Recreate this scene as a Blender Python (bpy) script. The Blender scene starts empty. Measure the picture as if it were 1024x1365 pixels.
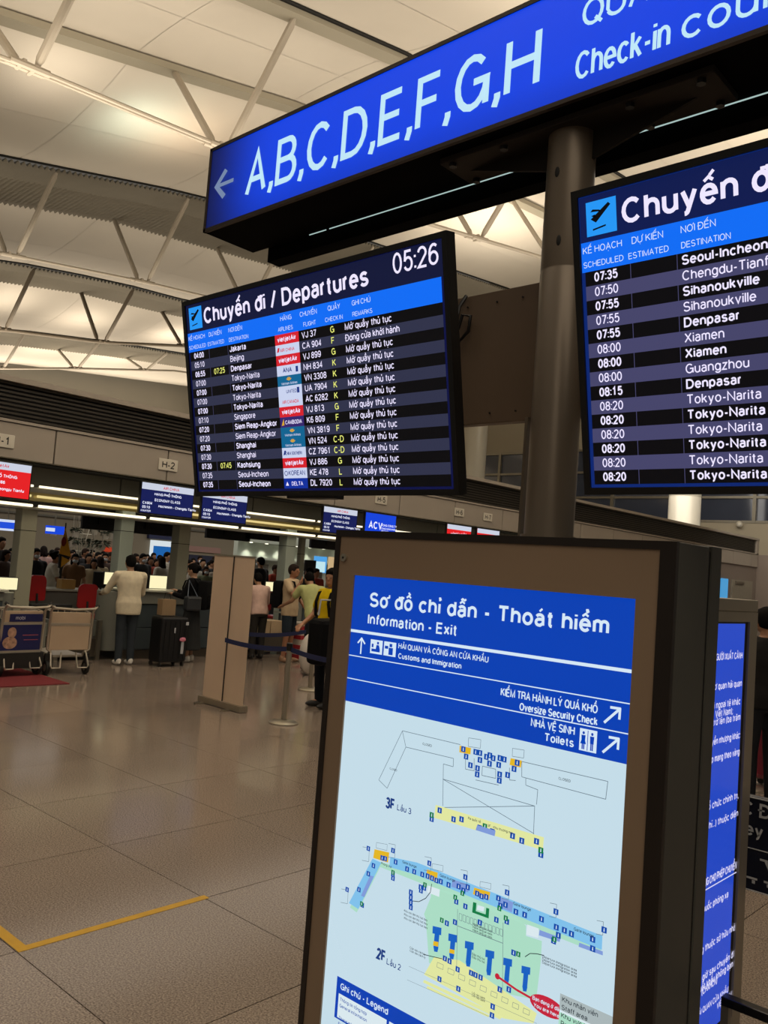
import bpy, bmesh, math, random, unicodedata
from mathutils import Vector, Matrix
random.seed(7)
S = bpy.context.scene
COL = S.collection
PI = math.pi

# ------------------------------------------------------------------ camera
FPX = 1131.4
YAW, PIT, ROL = math.radians(42.65), math.radians(3.794), math.radians(4.272)
EYE = Vector((0, 0, 1.75))
_F = Vector((-math.sin(YAW)*math.cos(PIT), math.cos(YAW)*math.cos(PIT), math.sin(PIT)))
_R0 = Vector((math.cos(YAW), math.sin(YAW), 0)); _U0 = _R0.cross(_F)
_R = _R0*math.cos(ROL) + _U0*math.sin(ROL); _U = -_R0*math.sin(ROL) + _U0*math.cos(ROL)
cam_d = bpy.data.cameras.new('camera'); cam = bpy.data.objects.new('camera', cam_d); COL.objects.link(cam)
cam.matrix_world = Matrix(((_R.x, _U.x, -_F.x, EYE.x), (_R.y, _U.y, -_F.y, EYE.y), (_R.z, _U.z, -_F.z, EYE.z), (0, 0, 0, 1)))
cam_d.sensor_fit = 'VERTICAL'; cam_d.sensor_height = 36; cam_d.lens = FPX/1365*36
cam_d.clip_start = .05; cam_d.clip_end = 300
S.camera = cam

def ray(x, y): return _F + _R*((x-512)/FPX) - _U*((y-682.5)/FPX)
def onX(x, y, X): d = ray(x, y); return EYE + d*(X/d.x)
def onY(x, y, Y): d = ray(x, y); return EYE + d*(Y/d.y)
def onZ(x, y, Z=0): d = ray(x, y); return EYE + d*((Z-EYE.z)/d.z)

# ------------------------------------------------------------------ world, light, exposure
W = bpy.data.worlds.new('world'); S.world = W; W.use_nodes = True
W.node_tree.nodes['Background'].inputs[0].default_value = (1.0, .9, .76, 1)
W.node_tree.nodes['Background'].inputs[1].default_value = .10
S.view_settings.view_transform = 'Standard'; S.view_settings.look = 'None'
S.view_settings.exposure = 0.0; S.view_settings.gamma = 1; S.view_settings.use_curve_mapping = False

def area(name, loc, sx, sy, power, col, direction):
    l = bpy.data.lights.new(name, 'AREA'); l.shape = 'RECTANGLE'; l.size = sx; l.size_y = sy; l.energy = power; l.color = col
    o = bpy.data.objects.new(name, l); COL.objects.link(o); o.location = loc
    o.rotation_euler = Vector(direction).to_track_quat('-Z', 'Y').to_euler(); return o
def spot(name, loc, power, col, direction, ang=110, r=.15, blend=.8):
    l = bpy.data.lights.new(name, 'SPOT'); l.energy = power; l.color = col; l.spot_size = math.radians(ang); l.spot_blend = blend; l.shadow_soft_size = r
    o = bpy.data.objects.new(name, l); COL.objects.link(o); o.location = loc
    o.rotation_euler = Vector(direction).to_track_quat('-Z', 'Y').to_euler(); return o
WARM = (1, .87, .70); NEUT = (1, .94, .86)
# added hall fill: unseen broad panels shining down over the floor and counters
area('hall_fill', (-6, 8, 10.4), 12, 26, 560, NEUT, (0, 0, -1))
area('hall_fill', (-22, 16, 9.6), 5, 26, 200, NEUT, (0, 0, -1))
area('hall_fill', (5, -3, 8), 9, 9, 360, WARM, (-.35, .5, -1))
area('concourse_fill', (-20.5, 17, 4.6), 7, 26, 700, NEUT, (0, 0, -1))  # added panel that brightens the crowd and the concourse wall
area('far_end_fill', (-12, 33, 8), 12, 5, 500, NEUT, (0, .9, -.35))  # added panel that lifts the far wall and round columns
for _x, _p in ((-6, 2600), (-16, 700), (-26, 380), (-36, 800), (-46, 900), (-53, 1300)):
    area('uplight_fill', (_x, 14+abs(_x)*.15, 10.0), 2.2, 34, _p, WARM, (0, 0, 1))  # unseen panels added below the roof to spread the truss uplighting
SPOTS = [((185, 125), -20.5, 1.4, (.85, 1, .85)), ((245, 152), -20.5, 1.4, (1, .72, .5)), ((75, 62), -19.5, 1.2, WARM), ((12, 395), -40, 3, WARM),
         ((110, 425), -41, 4, WARM), ((230, 440), -41, 4, WARM), ((60, 470), -49, 4, WARM), ((150, 480), -49, 4, WARM), ((640, 290), -19.5, 5.0, WARM), ((600, 320), -19.5, 4, WARM), ((690, 330), -19.5, 5, WARM)]
for (_px, _py), _x, _k, _c in SPOTS:
    _p = onX(_px, _py, _x); spot('truss_floodlight', (_p.x+.8, _p.y, _p.z-2.3), 62*_k, _c, (-.35, 0, 1), 140, .25, 1)

# ------------------------------------------------------------------ materials
def lin(h):
    h = h.lstrip('#'); v = [int(h[i:i+2], 16)/255 for i in (0, 2, 4)]
    return tuple(a/12.92 if a <= .04045 else ((a+.055)/1.055)**2.4 for a in v)+(1,)
_M = {}
def pm(name, col, rough=.6, metal=0., noise=.06, scale=6., bump=0., spec=.5, coord='Object'):
    if name in _M: return _M[name]
    m = bpy.data.materials.new(name); m.use_nodes = True; nt = m.node_tree; b = nt.nodes['Principled BSDF']
    c = lin(col) if isinstance(col, str) else tuple(col)+(1,)
    b.inputs['Roughness'].default_value = rough; b.inputs['Metallic'].default_value = metal; b.inputs['Specular IOR Level'].default_value = spec
    tc = nt.nodes.new('ShaderNodeTexCoord'); nz = nt.nodes.new('ShaderNodeTexNoise'); nz.inputs['Scale'].default_value = scale; nz.inputs['Detail'].default_value = 3
    nt.links.new(tc.outputs[coord], nz.inputs['Vector'])
    mx = nt.nodes.new('ShaderNodeMix'); mx.data_type = 'RGBA'
    mx.inputs[6].default_value = tuple(v*(1-noise*2) for v in c[:3])+(1,); mx.inputs[7].default_value = tuple(min(1, v*(1+noise*2)) for v in c[:3])+(1,)
    nt.links.new(nz.outputs['Fac'], mx.inputs[0]); nt.links.new(mx.outputs[2], b.inputs['Base Color'])
    if bump:
        bp = nt.nodes.new('ShaderNodeBump'); bp.inputs['Strength'].default_value = bump; bp.inputs['Distance'].default_value = .01
        nt.links.new(nz.outputs['Fac'], bp.inputs['Height']); nt.links.new(bp.outputs[0], b.inputs['Normal'])
    _M[name] = m; return m
def em(name, col, k=1., rough=.25):
    if name in _M: return _M[name]
    m = bpy.data.materials.new(name); m.use_nodes = True; b = m.node_tree.nodes['Principled BSDF']
    c = lin(col); b.inputs['Base Color'].default_value = (.01, .01, .012, 1); b.inputs['Roughness'].default_value = rough; b.inputs['Specular IOR Level'].default_value = .25
    b.inputs['Emission Color'].default_value = c; b.inputs['Emission Strength'].default_value = k
    _M[name] = m; return m

# ------------------------------------------------------------------ mesh builder
class MB:
    def __init__(s): s.v = []; s.f = []; s.smooth = False
    def add(s, vs, fs):
        n = len(s.v); s.v += [tuple(v) for v in vs]; s.f += [tuple(i+n for i in f) for f in fs]; return s
    def box(s, x0, x1, y0, y1, z0, z1, b=0.):
        if b <= 0:
            return s.add([(x0,y0,z0),(x1,y0,z0),(x1,y1,z0),(x0,y1,z0),(x0,y0,z1),(x1,y0,z1),(x1,y1,z1),(x0,y1,z1)],
                         [(0,3,2,1),(4,5,6,7),(0,1,5,4),(1,2,6,5),(2,3,7,6),(3,0,4,7)])
        bm = bmesh.new(); bmesh.ops.create_cube(bm, size=1)
        for v in bm.verts: v.co = Vector(((x0+x1)/2+v.co.x*(x1-x0), (y0+y1)/2+v.co.y*(y1-y0), (z0+z1)/2+v.co.z*(z1-z0)))
        bmesh.ops.bevel(bm, geom=bm.edges[:], offset=b, segments=2, affect='EDGES', profile=.5)
        bm.verts.index_update(); s.add([v.co[:] for v in bm.verts], [[v.index for v in f.verts] for f in bm.faces]); bm.free(); return s
    def bar(s, p, q, w, h=None, up=(0,0,1)):
        p, q = Vector(p), Vector(q); h = h or w; d = (q-p).normalized(); u = Vector(up)
        if abs(d.dot(u)) > .98: u = Vector((1,0,0))
        r = d.cross(u).normalized(); u = r.cross(d)
        o = [r*a*w/2+u*b*h/2 for a, b in ((-1,-1),(1,-1),(1,1),(-1,1))]
        return s.add([p+k for k in o]+[q+k for k in o], [(3,2,1,0),(4,5,6,7),(0,1,5,4),(1,2,6,5),(2,3,7,6),(3,0,4,7)])
    def tube(s, pts, r, n=10, caps=True):
        pts = [Vector(p) for p in pts]; k = len(pts); rs = r if isinstance(r, (list, tuple)) else [r]*k
        vs = []; fs = []; u = None
        for i, p in enumerate(pts):
            d = (pts[min(i+1, k-1)]-pts[max(i-1, 0)]).normalized()
            if u is None: u = d.orthogonal().normalized()
            else:
                u = u-d*u.dot(d); u = u.normalized() if u.length > 1e-6 else d.orthogonal().normalized()
            w = d.cross(u)
            vs += [p+(u*math.cos(2*PI*j/n)+w*math.sin(2*PI*j/n))*rs[i] for j in range(n)]
        for i in range(k-1):
            for j in range(n): fs.append((i*n+j, i*n+(j+1)%n, (i+1)*n+(j+1)%n, (i+1)*n+j))
        if caps: fs.append(tuple(range(n))[::-1]); fs.append(tuple((k-1)*n+j for j in range(n)))
        return s.add(vs, fs)
    def lathe(s, c, prof, n=24, axis='z'):
        c = Vector(c); vs = []; fs = []
        for r, z in prof:
            for j in range(n):
                a = 2*PI*j/n; x, y = r*math.cos(a), r*math.sin(a)
                vs.append(c+(Vector((x, y, z)) if axis == 'z' else Vector((x, z, y)) if axis == 'y' else Vector((z, x, y))))
        for i in range(len(prof)-1):
            for j in range(n): fs.append((i*n+j, i*n+(j+1)%n, (i+1)*n+(j+1)%n, (i+1)*n+j))
        fs.append(tuple(range(n))[::-1]); fs.append(tuple((len(prof)-1)*n+j for j in range(n)))
        return s.add(vs, fs)
    def ell(s, c, rx, ry, rz, n=14, m=9, rot=None):
        c = Vector(c); vs = []; fs = []
        for i in range(m+1):
            t = PI*(i+.0)/m; t = min(max(t, .02), PI-.02)
            for j in range(n):
                a = 2*PI*j/n; p = Vector((rx*math.sin(t)*math.cos(a), ry*math.sin(t)*math.sin(a), rz*math.cos(t)))
                if rot: p = rot @ p
                vs.append(c+p)
        for i in range(m):
            for j in range(n): fs.append((i*n+j, (i+1)*n+j, (i+1)*n+(j+1)%n, i*n+(j+1)%n))
        fs.append(tuple(range(n))); fs.append(tuple(m*n+j for j in range(n))[::-1])
        return s.add(vs, fs)
    def loft(s, rings, n=16):       # rings: (center, rightvec, fwdvec, rx, ry)
        vs = []; fs = []; k = len(rings)
        for c, r, f, rx, ry in rings:
            c, r, f = Vector(c), Vector(r), Vector(f)
            vs += [c+r*(rx*math.cos(2*PI*j/n))+f*(ry*math.sin(2*PI*j/n)) for j in range(n)]
        for i in range(k-1):
            for j in range(n): fs.append((i*n+j, i*n+(j+1)%n, (i+1)*n+(j+1)%n, (i+1)*n+j))
        fs.append(tuple(range(n))[::-1]); fs.append(tuple((k-1)*n+j for j in range(n)))
        return s.add(vs, fs)
    def poly(s, pts, d=None):       # flat polygon, with thickness vector d
        pts = [Vector(p) for p in pts]; n = len(pts)
        if d is None: return s.add(pts, [tuple(range(n))])
        d = Vector(d); return s.add(pts+[p+d for p in pts], [tuple(range(n))[::-1], tuple(range(n, 2*n))]+[(i, (i+1)%n, n+(i+1)%n, n+i) for i in range(n)])
    def mesh(s, name, mat, off=None):
        me = bpy.data.meshes.new(name)
        if off is not None: s.v = [(x-off[0], y-off[1], z-off[2]) for x, y, z in s.v]
        me.from_pydata(s.v, [], s.f); me.update(); me.materials.append(mat)
        bm = bmesh.new(); bm.from_mesh(me)
        if not getattr(s, 'flat2d', False): bmesh.ops.recalc_face_normals(bm, faces=bm.faces)
        bm.to_mesh(me); bm.free()
        if s.smooth:
            me.polygons.foreach_set('use_smooth', [True]*len(me.polygons))
            try: me.set_sharp_from_angle(angle=math.radians(40))
            except Exception: pass
        return me
    def build(s, name, mat, parent=None):
        off = Vector((0, 0, 0)); p = parent
        while p is not None: off += p.location; p = p.parent
        o = bpy.data.objects.new(name, s.mesh(name, mat, off)); COL.objects.link(o); o.parent = parent
        return o
def tag(o, label=None, cat=None, group=None, kind=None):
    if label: o['label'] = label
    if cat: o['category'] = cat
    if group: o['group'] = group
    if kind: o['kind'] = kind
    return o
def empty(name, loc=(0,0,0), label=None, cat=None, group=None, kind=None, rz=0):
    o = bpy.data.objects.new(name, None); COL.objects.link(o); o.location = loc; o.rotation_euler.z = rz; o.empty_display_size = .1
    return tag(o, label, cat, group, kind)
def copy_tree(o, parent=None):
    c = o.copy(); COL.objects.link(c); c.parent = parent
    for ch in [k for k in bpy.data.objects if k.parent == o]: copy_tree(ch, c)
    return c

# ------------------------------------------------------------------ a plain grotesque stroke alphabet (with Vietnamese marks)
G = {
'A':(.72,'0,0 .36,1 .72,0;.13,.34 .59,.34'),'B':(.66,'0,.53 .4,.53 @.42,.265,.24,.265,90,-90 0,0 0,1 .38,1 @.38,.765,.22,.235,90,-90'),
'C':(.72,'@.37,.5,.37,.5,42,318'),'D':(.7,'0,0 .3,0 @.3,.5,.4,.5,-90,90 0,1 0,0'),'E':(.6,'.6,0 0,0 0,1 .58,1;0,.53 .54,.53'),
'F':(.56,'0,0 0,1 .56,1;0,.51 .5,.51'),'G':(.76,'@.38,.5,.38,.5,45,360 .76,.5 .42,.5;.76,.5 .76,0'),'H':(.7,'0,0 0,1;.7,0 .7,1;0,.53 .7,.53'),
'I':(.0,'0,0 0,1'),'J':(.48,'.48,1 .48,.25 @.24,.25,.24,.25,0,-180 0,.32'),'K':(.66,'0,0 0,1;.62,1 0,.38;.22,.6 .66,0'),'L':(.54,'0,1 0,0 .54,0'),
'M':(.82,'0,0 0,1 .41,.05 .82,1 .82,0'),'N':(.7,'0,0 0,1 .7,0 .7,1'),'O':(.78,'@.39,.5,.39,.5,90,450'),'P':(.64,'0,0 0,1 .38,1 @.38,.73,.26,.27,90,-90 0,.46'),
'Q':(.78,'@.39,.5,.39,.5,90,450;.5,.22 .78,-.06'),'R':(.68,'0,0 0,1 .4,1 @.4,.75,.25,.25,90,-90 0,.5;.4,.5 @.45,.3,.18,.2,90,0 .68,0'),
'S':(.64,'@.31,.745,.29,.255,25,270 @.32,.25,.32,.25,90,-160'),'T':(.64,'.32,0 .32,1;0,1 .64,1'),'U':(.68,'0,1 0,.3 @.34,.32,.34,.32,180,360 .68,1'),
'V':(.7,'0,1 .35,0 .7,1'),'W':(.98,'0,1 .25,0 .49,1 .73,0 .98,1'),'X':(.68,'0,0 .66,1;.02,1 .68,0'),'Y':(.68,'0,1 .34,.42 .68,1;.34,.42 .34,0'),'Z':(.62,'.02,1 .6,1 0,0 .62,0'),
'a':(.48,'@.23,.53,.22,.2,158,0 .46,0;.46,.42 .24,.42 @.2,.21,.2,.21,90,270 .28,0 .46,.15'),'b':(.52,'0,0 0,1;@.26,.365,.26,.365,90,450'),
'c':(.5,'@.27,.365,.27,.365,42,318'),'d':(.52,'.52,0 .52,1;@.26,.365,.26,.365,90,450'),'e':(.53,'.02,.38 .53,.38 @.265,.365,.265,.365,8,322'),
'f':(.26,'.12,0 .12,.8 @.3,.8,.18,.2,180,90;0,.7 .3,.7'),'g':(.52,'@.26,.365,.26,.365,90,450;.52,.73 .52,-.05 @.26,-.05,.26,.22,0,-160'),
'h':(.49,'0,0 0,1;0,.44 @.245,.45,.245,.28,180,0 .49,0'),'i':(.0,'0,0 0,.73;0,.88 0,1'),'j':(.1,'.1,.73 .1,-.1 @-.03,-.1,.13,.17,0,-90;.1,.88 .1,1'),
'k':(.46,'0,0 0,1;.43,.73 0,.3;.16,.46 .46,0'),'l':(.0,'0,0 0,1'),'m':(.78,'0,0 0,.73;0,.48 @.195,.53,.195,.2,180,0 .39,0;.39,.48 @.585,.53,.195,.2,180,0 .78,0'),
'n':(.49,'0,0 0,.73;0,.44 @.245,.45,.245,.28,180,0 .49,0'),'o':(.54,'@.27,.365,.27,.365,90,450'),'p':(.52,'0,-.27 0,.73;@.26,.365,.26,.365,90,450'),
'q':(.52,'.52,-.27 .52,.73;@.26,.365,.26,.365,90,450'),'r':(.22,'0,0 0,.73;0,.44 @.22,.46,.22,.26,180,90'),
's':(.47,'@.235,.545,.21,.185,25,270 @.235,.18,.235,.18,90,-160'),'t':(.27,'.12,.95 .12,.15 @.26,.15,.14,.15,180,270;-.02,.7 .27,.7'),
'u':(.49,'0,.73 0,.28 @.245,.28,.245,.28,180,360 .49,.73;.49,.3 .49,0'),'v':(.5,'0,.73 .25,0 .5,.73'),'w':(.74,'0,.73 .19,0 .37,.73 .55,0 .74,.73'),
'x':(.48,'0,0 .47,.73;.01,.73 .48,0'),'y':(.5,'0,.73 .25,.02;.5,.73 .2,-.16 @.08,-.14,.12,.13,-20,-100'),'z':(.45,'.01,.73 .43,.73 0,0 .45,0'),
'0':(.54,'@.27,.5,.27,.5,90,450'),'1':(.54,'.08,.74 .3,1 .3,0'),'2':(.54,'@.27,.73,.26,.27,170,-25 0,0 .54,0'),'3':(.54,'@.26,.75,.24,.25,160,-90;.22,.5 .26,.5 @.26,.25,.28,.26,90,-165'),
'4':(.56,'.42,0 .42,1 0,.3 .56,.3'),'5':(.54,'.5,1 .1,1 .04,.48;.04,.48 @.27,.33,.27,.33,130,-155'),'6':(.54,'@.3,.55,.3,.45,50,200;@.27,.31,.27,.31,90,450'),
'7':(.52,'0,1 .52,1 .18,0'),'8':(.54,'@.27,.76,.23,.24,90,450;@.27,.27,.27,.27,90,450'),'9':(.54,'@.27,.69,.27,.31,90,450;@.24,.45,.3,.45,20,-140'),
':':(.0,'0,.02 0,.14;0,.58 0,.7'),'.':(.0,'0,0 0,.1'),',':(.06,'.06,.1 .06,.0 0,-.17'),'-':(.28,'0,.37 .28,.37'),'/':(.36,'0,-.05 .36,1.05'),
'(':(.16,'@.3,.4,.3,.7,125,235'),')':(.16,'@-.14,.4,.3,.7,55,-55'),';':(.06,'.06,.1 .06,.0 0,-.17;.06,.6 .06,.7'),'&':(.6,'.6,0 .15,.75 @.28,.82,.16,.18,200,-30 .1,.4 @.22,.22,.22,.22,130,330 .6,.4'),
' ':(.22,'')}
def _gpts(spec):
    out = []
    for st in spec.split(';'):
        pts = []
        for t in st.split():
            if t[0] == '@':
                cx, cy, rx, ry, a0, a1 = map(float, t[1:].split(','))
                k = max(2, int(abs(a1-a0)/22))
                for i in range(k+1):
                    a = math.radians(a0+(a1-a0)*i/k); p = (cx+rx*math.cos(a), cy+ry*math.sin(a))
                    if not pts or (p[0]-pts[-1][0])**2+(p[1]-pts[-1][1])**2 > 1e-5: pts.append(p)
            else:
                p = tuple(map(float, t.split(',')))
                if not pts or (p[0]-pts[-1][0])**2+(p[1]-pts[-1][1])**2 > 1e-5: pts.append(p)
        if len(pts) > 1: out.append(pts)
    return out
_gc = {}
def _marks(m, xc, top):
    if m == '\u0301': return [[(xc-.04, top+.04), (xc+.12, top+.2)]]
    if m == '\u0300': return [[(xc+.04, top+.04), (xc-.12, top+.2)]]
    if m == '\u0303': return [[(xc-.17, top+.06), (xc-.08, top+.14), (xc+.08, top+.06), (xc+.17, top+.14)]]
    if m == '\u0309': return [[(xc-.07, top+.2), (xc+.04, top+.21), (xc+.07, top+.13), (xc, top+.09), (xc, top+.03)]]
    if m == '\u0302': return [[(xc-.17, top+.03), (xc, top+.16), (xc+.17, top+.03)]]
    if m == '\u0306': return [[(xc-.16, top+.16), (xc-.08, top+.05), (xc+.08, top+.05), (xc+.16, top+.16)]]
    if m == '\u0323': return [[(xc, -.24), (xc, -.13)]]
    return []
def text2d(s, w=.12):
    """strokes of a line of text, cap height 1: list of polylines, total width"""
    key = (s, w)
    if key in _gc: return _gc[key]
    x = 0.; out = []
    for ch in s:
        bar = None
        if ch in 'đĐ': bar = ch; ch = 'd' if ch == 'đ' else 'D'
        if ch in '–': ch = '-'
        d = unicodedata.normalize('NFD', ch); b, ms = d[0], d[1:]
        gw, spec = G.get(b, G['-']); low = b.islower() and b not in 'bdfhklt'
        for st in _gpts(spec):
            if ms and b == 'i' and st[0][1] > .8: continue
            out.append(([(x+w/2+p[0]*(1-.3*w), w/2+p[1]*(1-w)) for p in st], 1))
        gw2 = gw*(1-.3*w)+w; xc = x+gw2/2; top = (.73*(1-w)+w+.06) if low else 1.04
        if bar: out.append(([(x+w/2+.22, .82), (x+w/2+.66, .82)] if bar == 'đ' else [(x-.1, .52), (x+.36, .52)], .7))
        for m in ms:
            if m == '\u031b': out.append(([(x+gw2-w*.6, (top-.14)), (x+gw2+.09, top-.08), (x+gw2+.09, top+.08)], .7))
            else:
                out += [(q, .68) for q in _marks(m, xc, top)]
                if m in '\u0302\u0306': top += .17; xc += .08
        x += gw2+(.0 if b == ' ' else .13-.2*w)
        if any(m == '\u031b' for m in ms): x += .07
    tot = max(.01, x-(.13-.2*w)); _gc[key] = (out, tot); return out, tot
def put_text(mb, s, org, right, up, h, width=None, w=.12, anchor=0., maxw=None):
    """org: baseline start (or centre / end with anchor .5 / 1)"""
    sts, tot = text2d(s, w); org, right, up = Vector(org), Vector(right).normalized(), Vector(up).normalized()
    sx = (width/tot) if width else h*.98
    if maxw and tot*sx > maxw: sx = maxw/tot
    x0 = -anchor*tot*sx
    for st, wf in sts:
        n = len(st); wl = w*wf; L = []; R = []; closed = n > 3 and abs(st[0][0]-st[-1][0])+abs(st[0][1]-st[-1][1]) < 1e-3
        P = [Vector((a*sx/h, b)) for a, b in st]
        for i in range(n):
            a = P[i-1] if i else (P[-2] if closed else None); b = P[i+1] if i < n-1 else (P[1] if closed else None)
            d1 = (P[i]-a).normalized() if a is not None else None; d2 = (b-P[i]).normalized() if b is not None else None
            if d1 is None: d1 = d2
            if d2 is None: d2 = d1
            t = d1+d2; t = t.normalized() if t.length > .2 else d1
            nn = Vector((-t.y, t.x)); c = max(.45, nn.dot(Vector((-d1.y, d1.x))))
            q = P[i]
            L.append(q+nn*(wl/2/c)); R.append(q-nn*(wl/2/c))
        vs = [org+right*(x0+v.x*h)+up*(v.y*h) for v in L+R]
        mb.add(vs, [(i, n+i, n+i+1, i+1) for i in range(n-1)])
    mb.flat2d = True
    return tot*sx
def lettering(parent, items, mat, name='lettering'):
    mb = MB()
    for it in items: put_text(mb, *it[:5], **(it[5] if len(it) > 5 else {}))
    o = mb.build(name, mat, parent); o['kind'] = 'stuff'; return o


# ------------------------------------------------------------------ common materials
m_steel = pm('brushed_steel', '#b3ac9b', .32, .9, .05, 3)
m_steel_d = pm('dull_steel', '#8d8779', .4, .8, .06, 3)
m_pole = pm('pole_grey_brown', '#766a5b', .38, .35, .08, 4, .05)
m_black = pm('black_plastic', '#0c0b0a', .35, 0, .1, 8)
m_blackm = pm('black_painted_steel', '#171411', .5, .0, .1, 5)
m_brown = pm('bronze_painted_steel', '#8c765f', .45, .1, .05, 2)
m_kside = pm('charcoal_painted_steel', '#45453f', .5, .1, .06, 3)
m_kframe = pm('dark_bronze_frame', '#231c17', .4, .2, .06, 3)
m_cream = pm('cream_wall_panel', '#a1978a', .6, 0, .03, 1.5)
m_greyp = pm('grey_recess_panel', '#6b675c', .6, 0, .04, 2)
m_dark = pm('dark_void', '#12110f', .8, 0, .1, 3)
m_shell = pm('ceiling_shell_white', '#d6cec0', .75, 0, .03, .6)
m_band = pm('ceiling_band_grey', '#a19a88', .7, 0, .03, 1)
m_corr = pm('corrugated_steel', '#8a8374', .5, .3, .05, 2)
m_truss = pm('truss_paint', '#b0a696', .5, .1, .04, 2)
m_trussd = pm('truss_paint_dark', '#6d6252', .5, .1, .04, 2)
m_col = pm('white_column', '#d6d0bf', .3, .1, .02, 1)

# ------------------------------------------------------------------ floor
def floor_mat():
    m = bpy.data.materials.new('polished_granite'); m.use_nodes = True; nt = m.node_tree; b = nt.nodes['Principled BSDF']; L = nt.links
    tc = nt.nodes.new('ShaderNodeTexCoord'); oi = nt.nodes.new('ShaderNodeObjectInfo')
    geo = nt.nodes.new('ShaderNodeNewGeometry')
    n1 = nt.nodes.new('ShaderNodeTexNoise'); n1.inputs['Scale'].default_value = 125; n1.inputs['Detail'].default_value = 2
    n2 = nt.nodes.new('ShaderNodeTexVoronoi'); n2.inputs['Scale'].default_value = 150
    L.new(geo.outputs['Position'], n1.inputs['Vector']); L.new(geo.outputs['Position'], n2.inputs['Vector'])
    r = nt.nodes.new('ShaderNodeValToRGB'); r.color_ramp.elements[0].position = .34; r.color_ramp.elements[1].position = .66
    r.color_ramp.elements[0].color = lin('#5d5148'); r.color_ramp.elements[1].color = lin('#9a8b7c')
    L.new(n1.outputs['Fac'], r.inputs[0])
    v = nt.nodes.new('ShaderNodeValToRGB'); v.color_ramp.elements[0].position = .0; v.color_ramp.elements[1].position = .35
    v.color_ramp.elements[0].color = (.35, .35, .35, 1); v.color_ramp.elements[1].color = (1, 1, 1, 1); L.new(n2.outputs['Distance'], v.inputs[0])
    mu = nt.nodes.new('ShaderNodeMix'); mu.data_type = 'RGBA'; mu.blend_type = 'MULTIPLY'; mu.inputs[0].default_value = .25
    L.new(r.outputs[0], mu.inputs[6]); L.new(v.outputs[0], mu.inputs[7])
    mr = nt.nodes.new('ShaderNodeMapRange'); mr.inputs[3].default_value = .92; mr.inputs[4].default_value = 1.06; L.new(oi.outputs['Random'], mr.inputs[0])
    mm = nt.nodes.new('ShaderNodeVectorMath'); mm.operation = 'SCALE'; L.new(mu.outputs[2], mm.inputs[0]); L.new(mr.outputs[0], mm.inputs['Scale'])
    L.new(mm.outputs[0], b.inputs['Base Color'])
    n3 = nt.nodes.new('ShaderNodeTexNoise'); n3.inputs['Scale'].default_value = 1.3; n3.inputs['Detail'].default_value = 5; L.new(geo.outputs['Position'], n3.inputs['Vector'])
    mr2 = nt.nodes.new('ShaderNodeMapRange'); mr2.inputs[3].default_value = .09; mr2.inputs[4].default_value = .2; L.new(n3.outputs['Fac'], mr2.inputs[0]); L.new(mr2.outputs[0], b.inputs['Roughness'])
    b.inputs['Specular IOR Level'].default_value = .6
    return m
m_floor = floor_mat()
floor = MB().box(-58, 8, -8, 44, -.2, -.012).build('floor', pm('floor_joint_grout', '#4a4034', .8)); floor['kind'] = 'structure'
TP = .975; tiles = []
for i in range(-54, 9):
    for j in range(-10, 43):
        x1 = -3.6+i*TP; y0 = 2.77+j*TP
        if x1-TP < -57 or x1 > 7.5 or y0 < -7 or y0 > 42.5: continue
        c = Vector((x1-TP/2, y0+TP/2, 0)); d = c-EYE; z = d.dot(_F); vis = False
        if z > .5:
            u, v = 512+FPX*d.dot(_R)/z, 682.5-FPX*d.dot(_U)/z
            vis = -150 < u < 1150 and v < 1650
        tiles.append((0 if vis else 1, c.length, x1, y0))
tiles.sort()
tm = MB().box(-TP/2+.0025, TP/2-.0025, -TP/2+.0025, TP/2-.0025, -.012, 0).mesh('tile', m_floor)
for k, (_, _, x1, y0) in enumerate(tiles[:290]):
    o = bpy.data.objects.new('tile', tm); COL.objects.link(o); o.parent = floor; o.location = (x1-TP/2, y0+TP/2, 0)
mb = MB()
for _, _, x1, y0 in tiles[290:]: mb.box(x1-TP+.0025, x1-.0025, y0+.0025, y0+TP-.0025, -.012, 0)
tag(mb.build('tile_field', m_floor, floor), kind='stuff')
m_tape = pm('yellow_floor_tape', '#b98e14', .5, 0, .08, 20)
t = MB().box(-3.63, -3.585, 1.80, 2.79, 0, .0015).box(-4.7, -3.63, 1.80, 1.85, 0, .0015)
tag(t.build('floor_tape', m_tape), 'yellow tape stuck to the floor in an L shape', 'tape')
MB_c = MB().box(-12.0, -10.16, 2.2, 5.42, 0, .012, .004)
tag(MB_c.build('floor_carpet', pm('red_carpet', '#6a171c', .95, 0, .12, 60, .3)), 'red carpet strip lying on the floor under the advertising trolley', 'carpet')

# ------------------------------------------------------------------ roof
ceiling = empty('ceiling', kind='structure')
def pw(pts, y, s0=.21, s1=.1):
    if y <= pts[0][0]: return pts[0][1]+(y-pts[0][0])*s0
    if y >= pts[-1][0]: return pts[-1][1]+(y-pts[-1][0])*s1
    for (a, za), (b, zb) in zip(pts, pts[1:]):
        if y <= b: return za+(zb-za)*(y-a)/(b-a)
NEAR = {-6: [(6, 12.7), (14.8, 14.5), (24, 15.8)], -16: [(6, 12.6), (10.6, 13.57), (14.8, 14.45), (24, 15.6)], -26: [(9.2, 12.42), (14.6, 13.55), (16, 13.8), (24, 15)],
        -36: [(13.4, 12.8), (18.3, 13.4), (21.75, 13.6)], -46: [(18, 12.6), (24, 13.4)], 4: [(6, 12.8), (24, 16)]}
FAR = {-6: [(6, 12.7), (14.8, 14.5), (24, 15.8)], -16: [(6.6, 12.75), (11.1, 13.7), (15.1, 14.6), (24.75, 15.9)], -26: [(10.86, 12.87), (14.95, 13.7), (18, 14.0)],
       -36: [(15.1, 13.3), (19, 13.9), (23.5, 14.2)], -46: [(20, 12.9), (26, 13.7)]}
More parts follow.
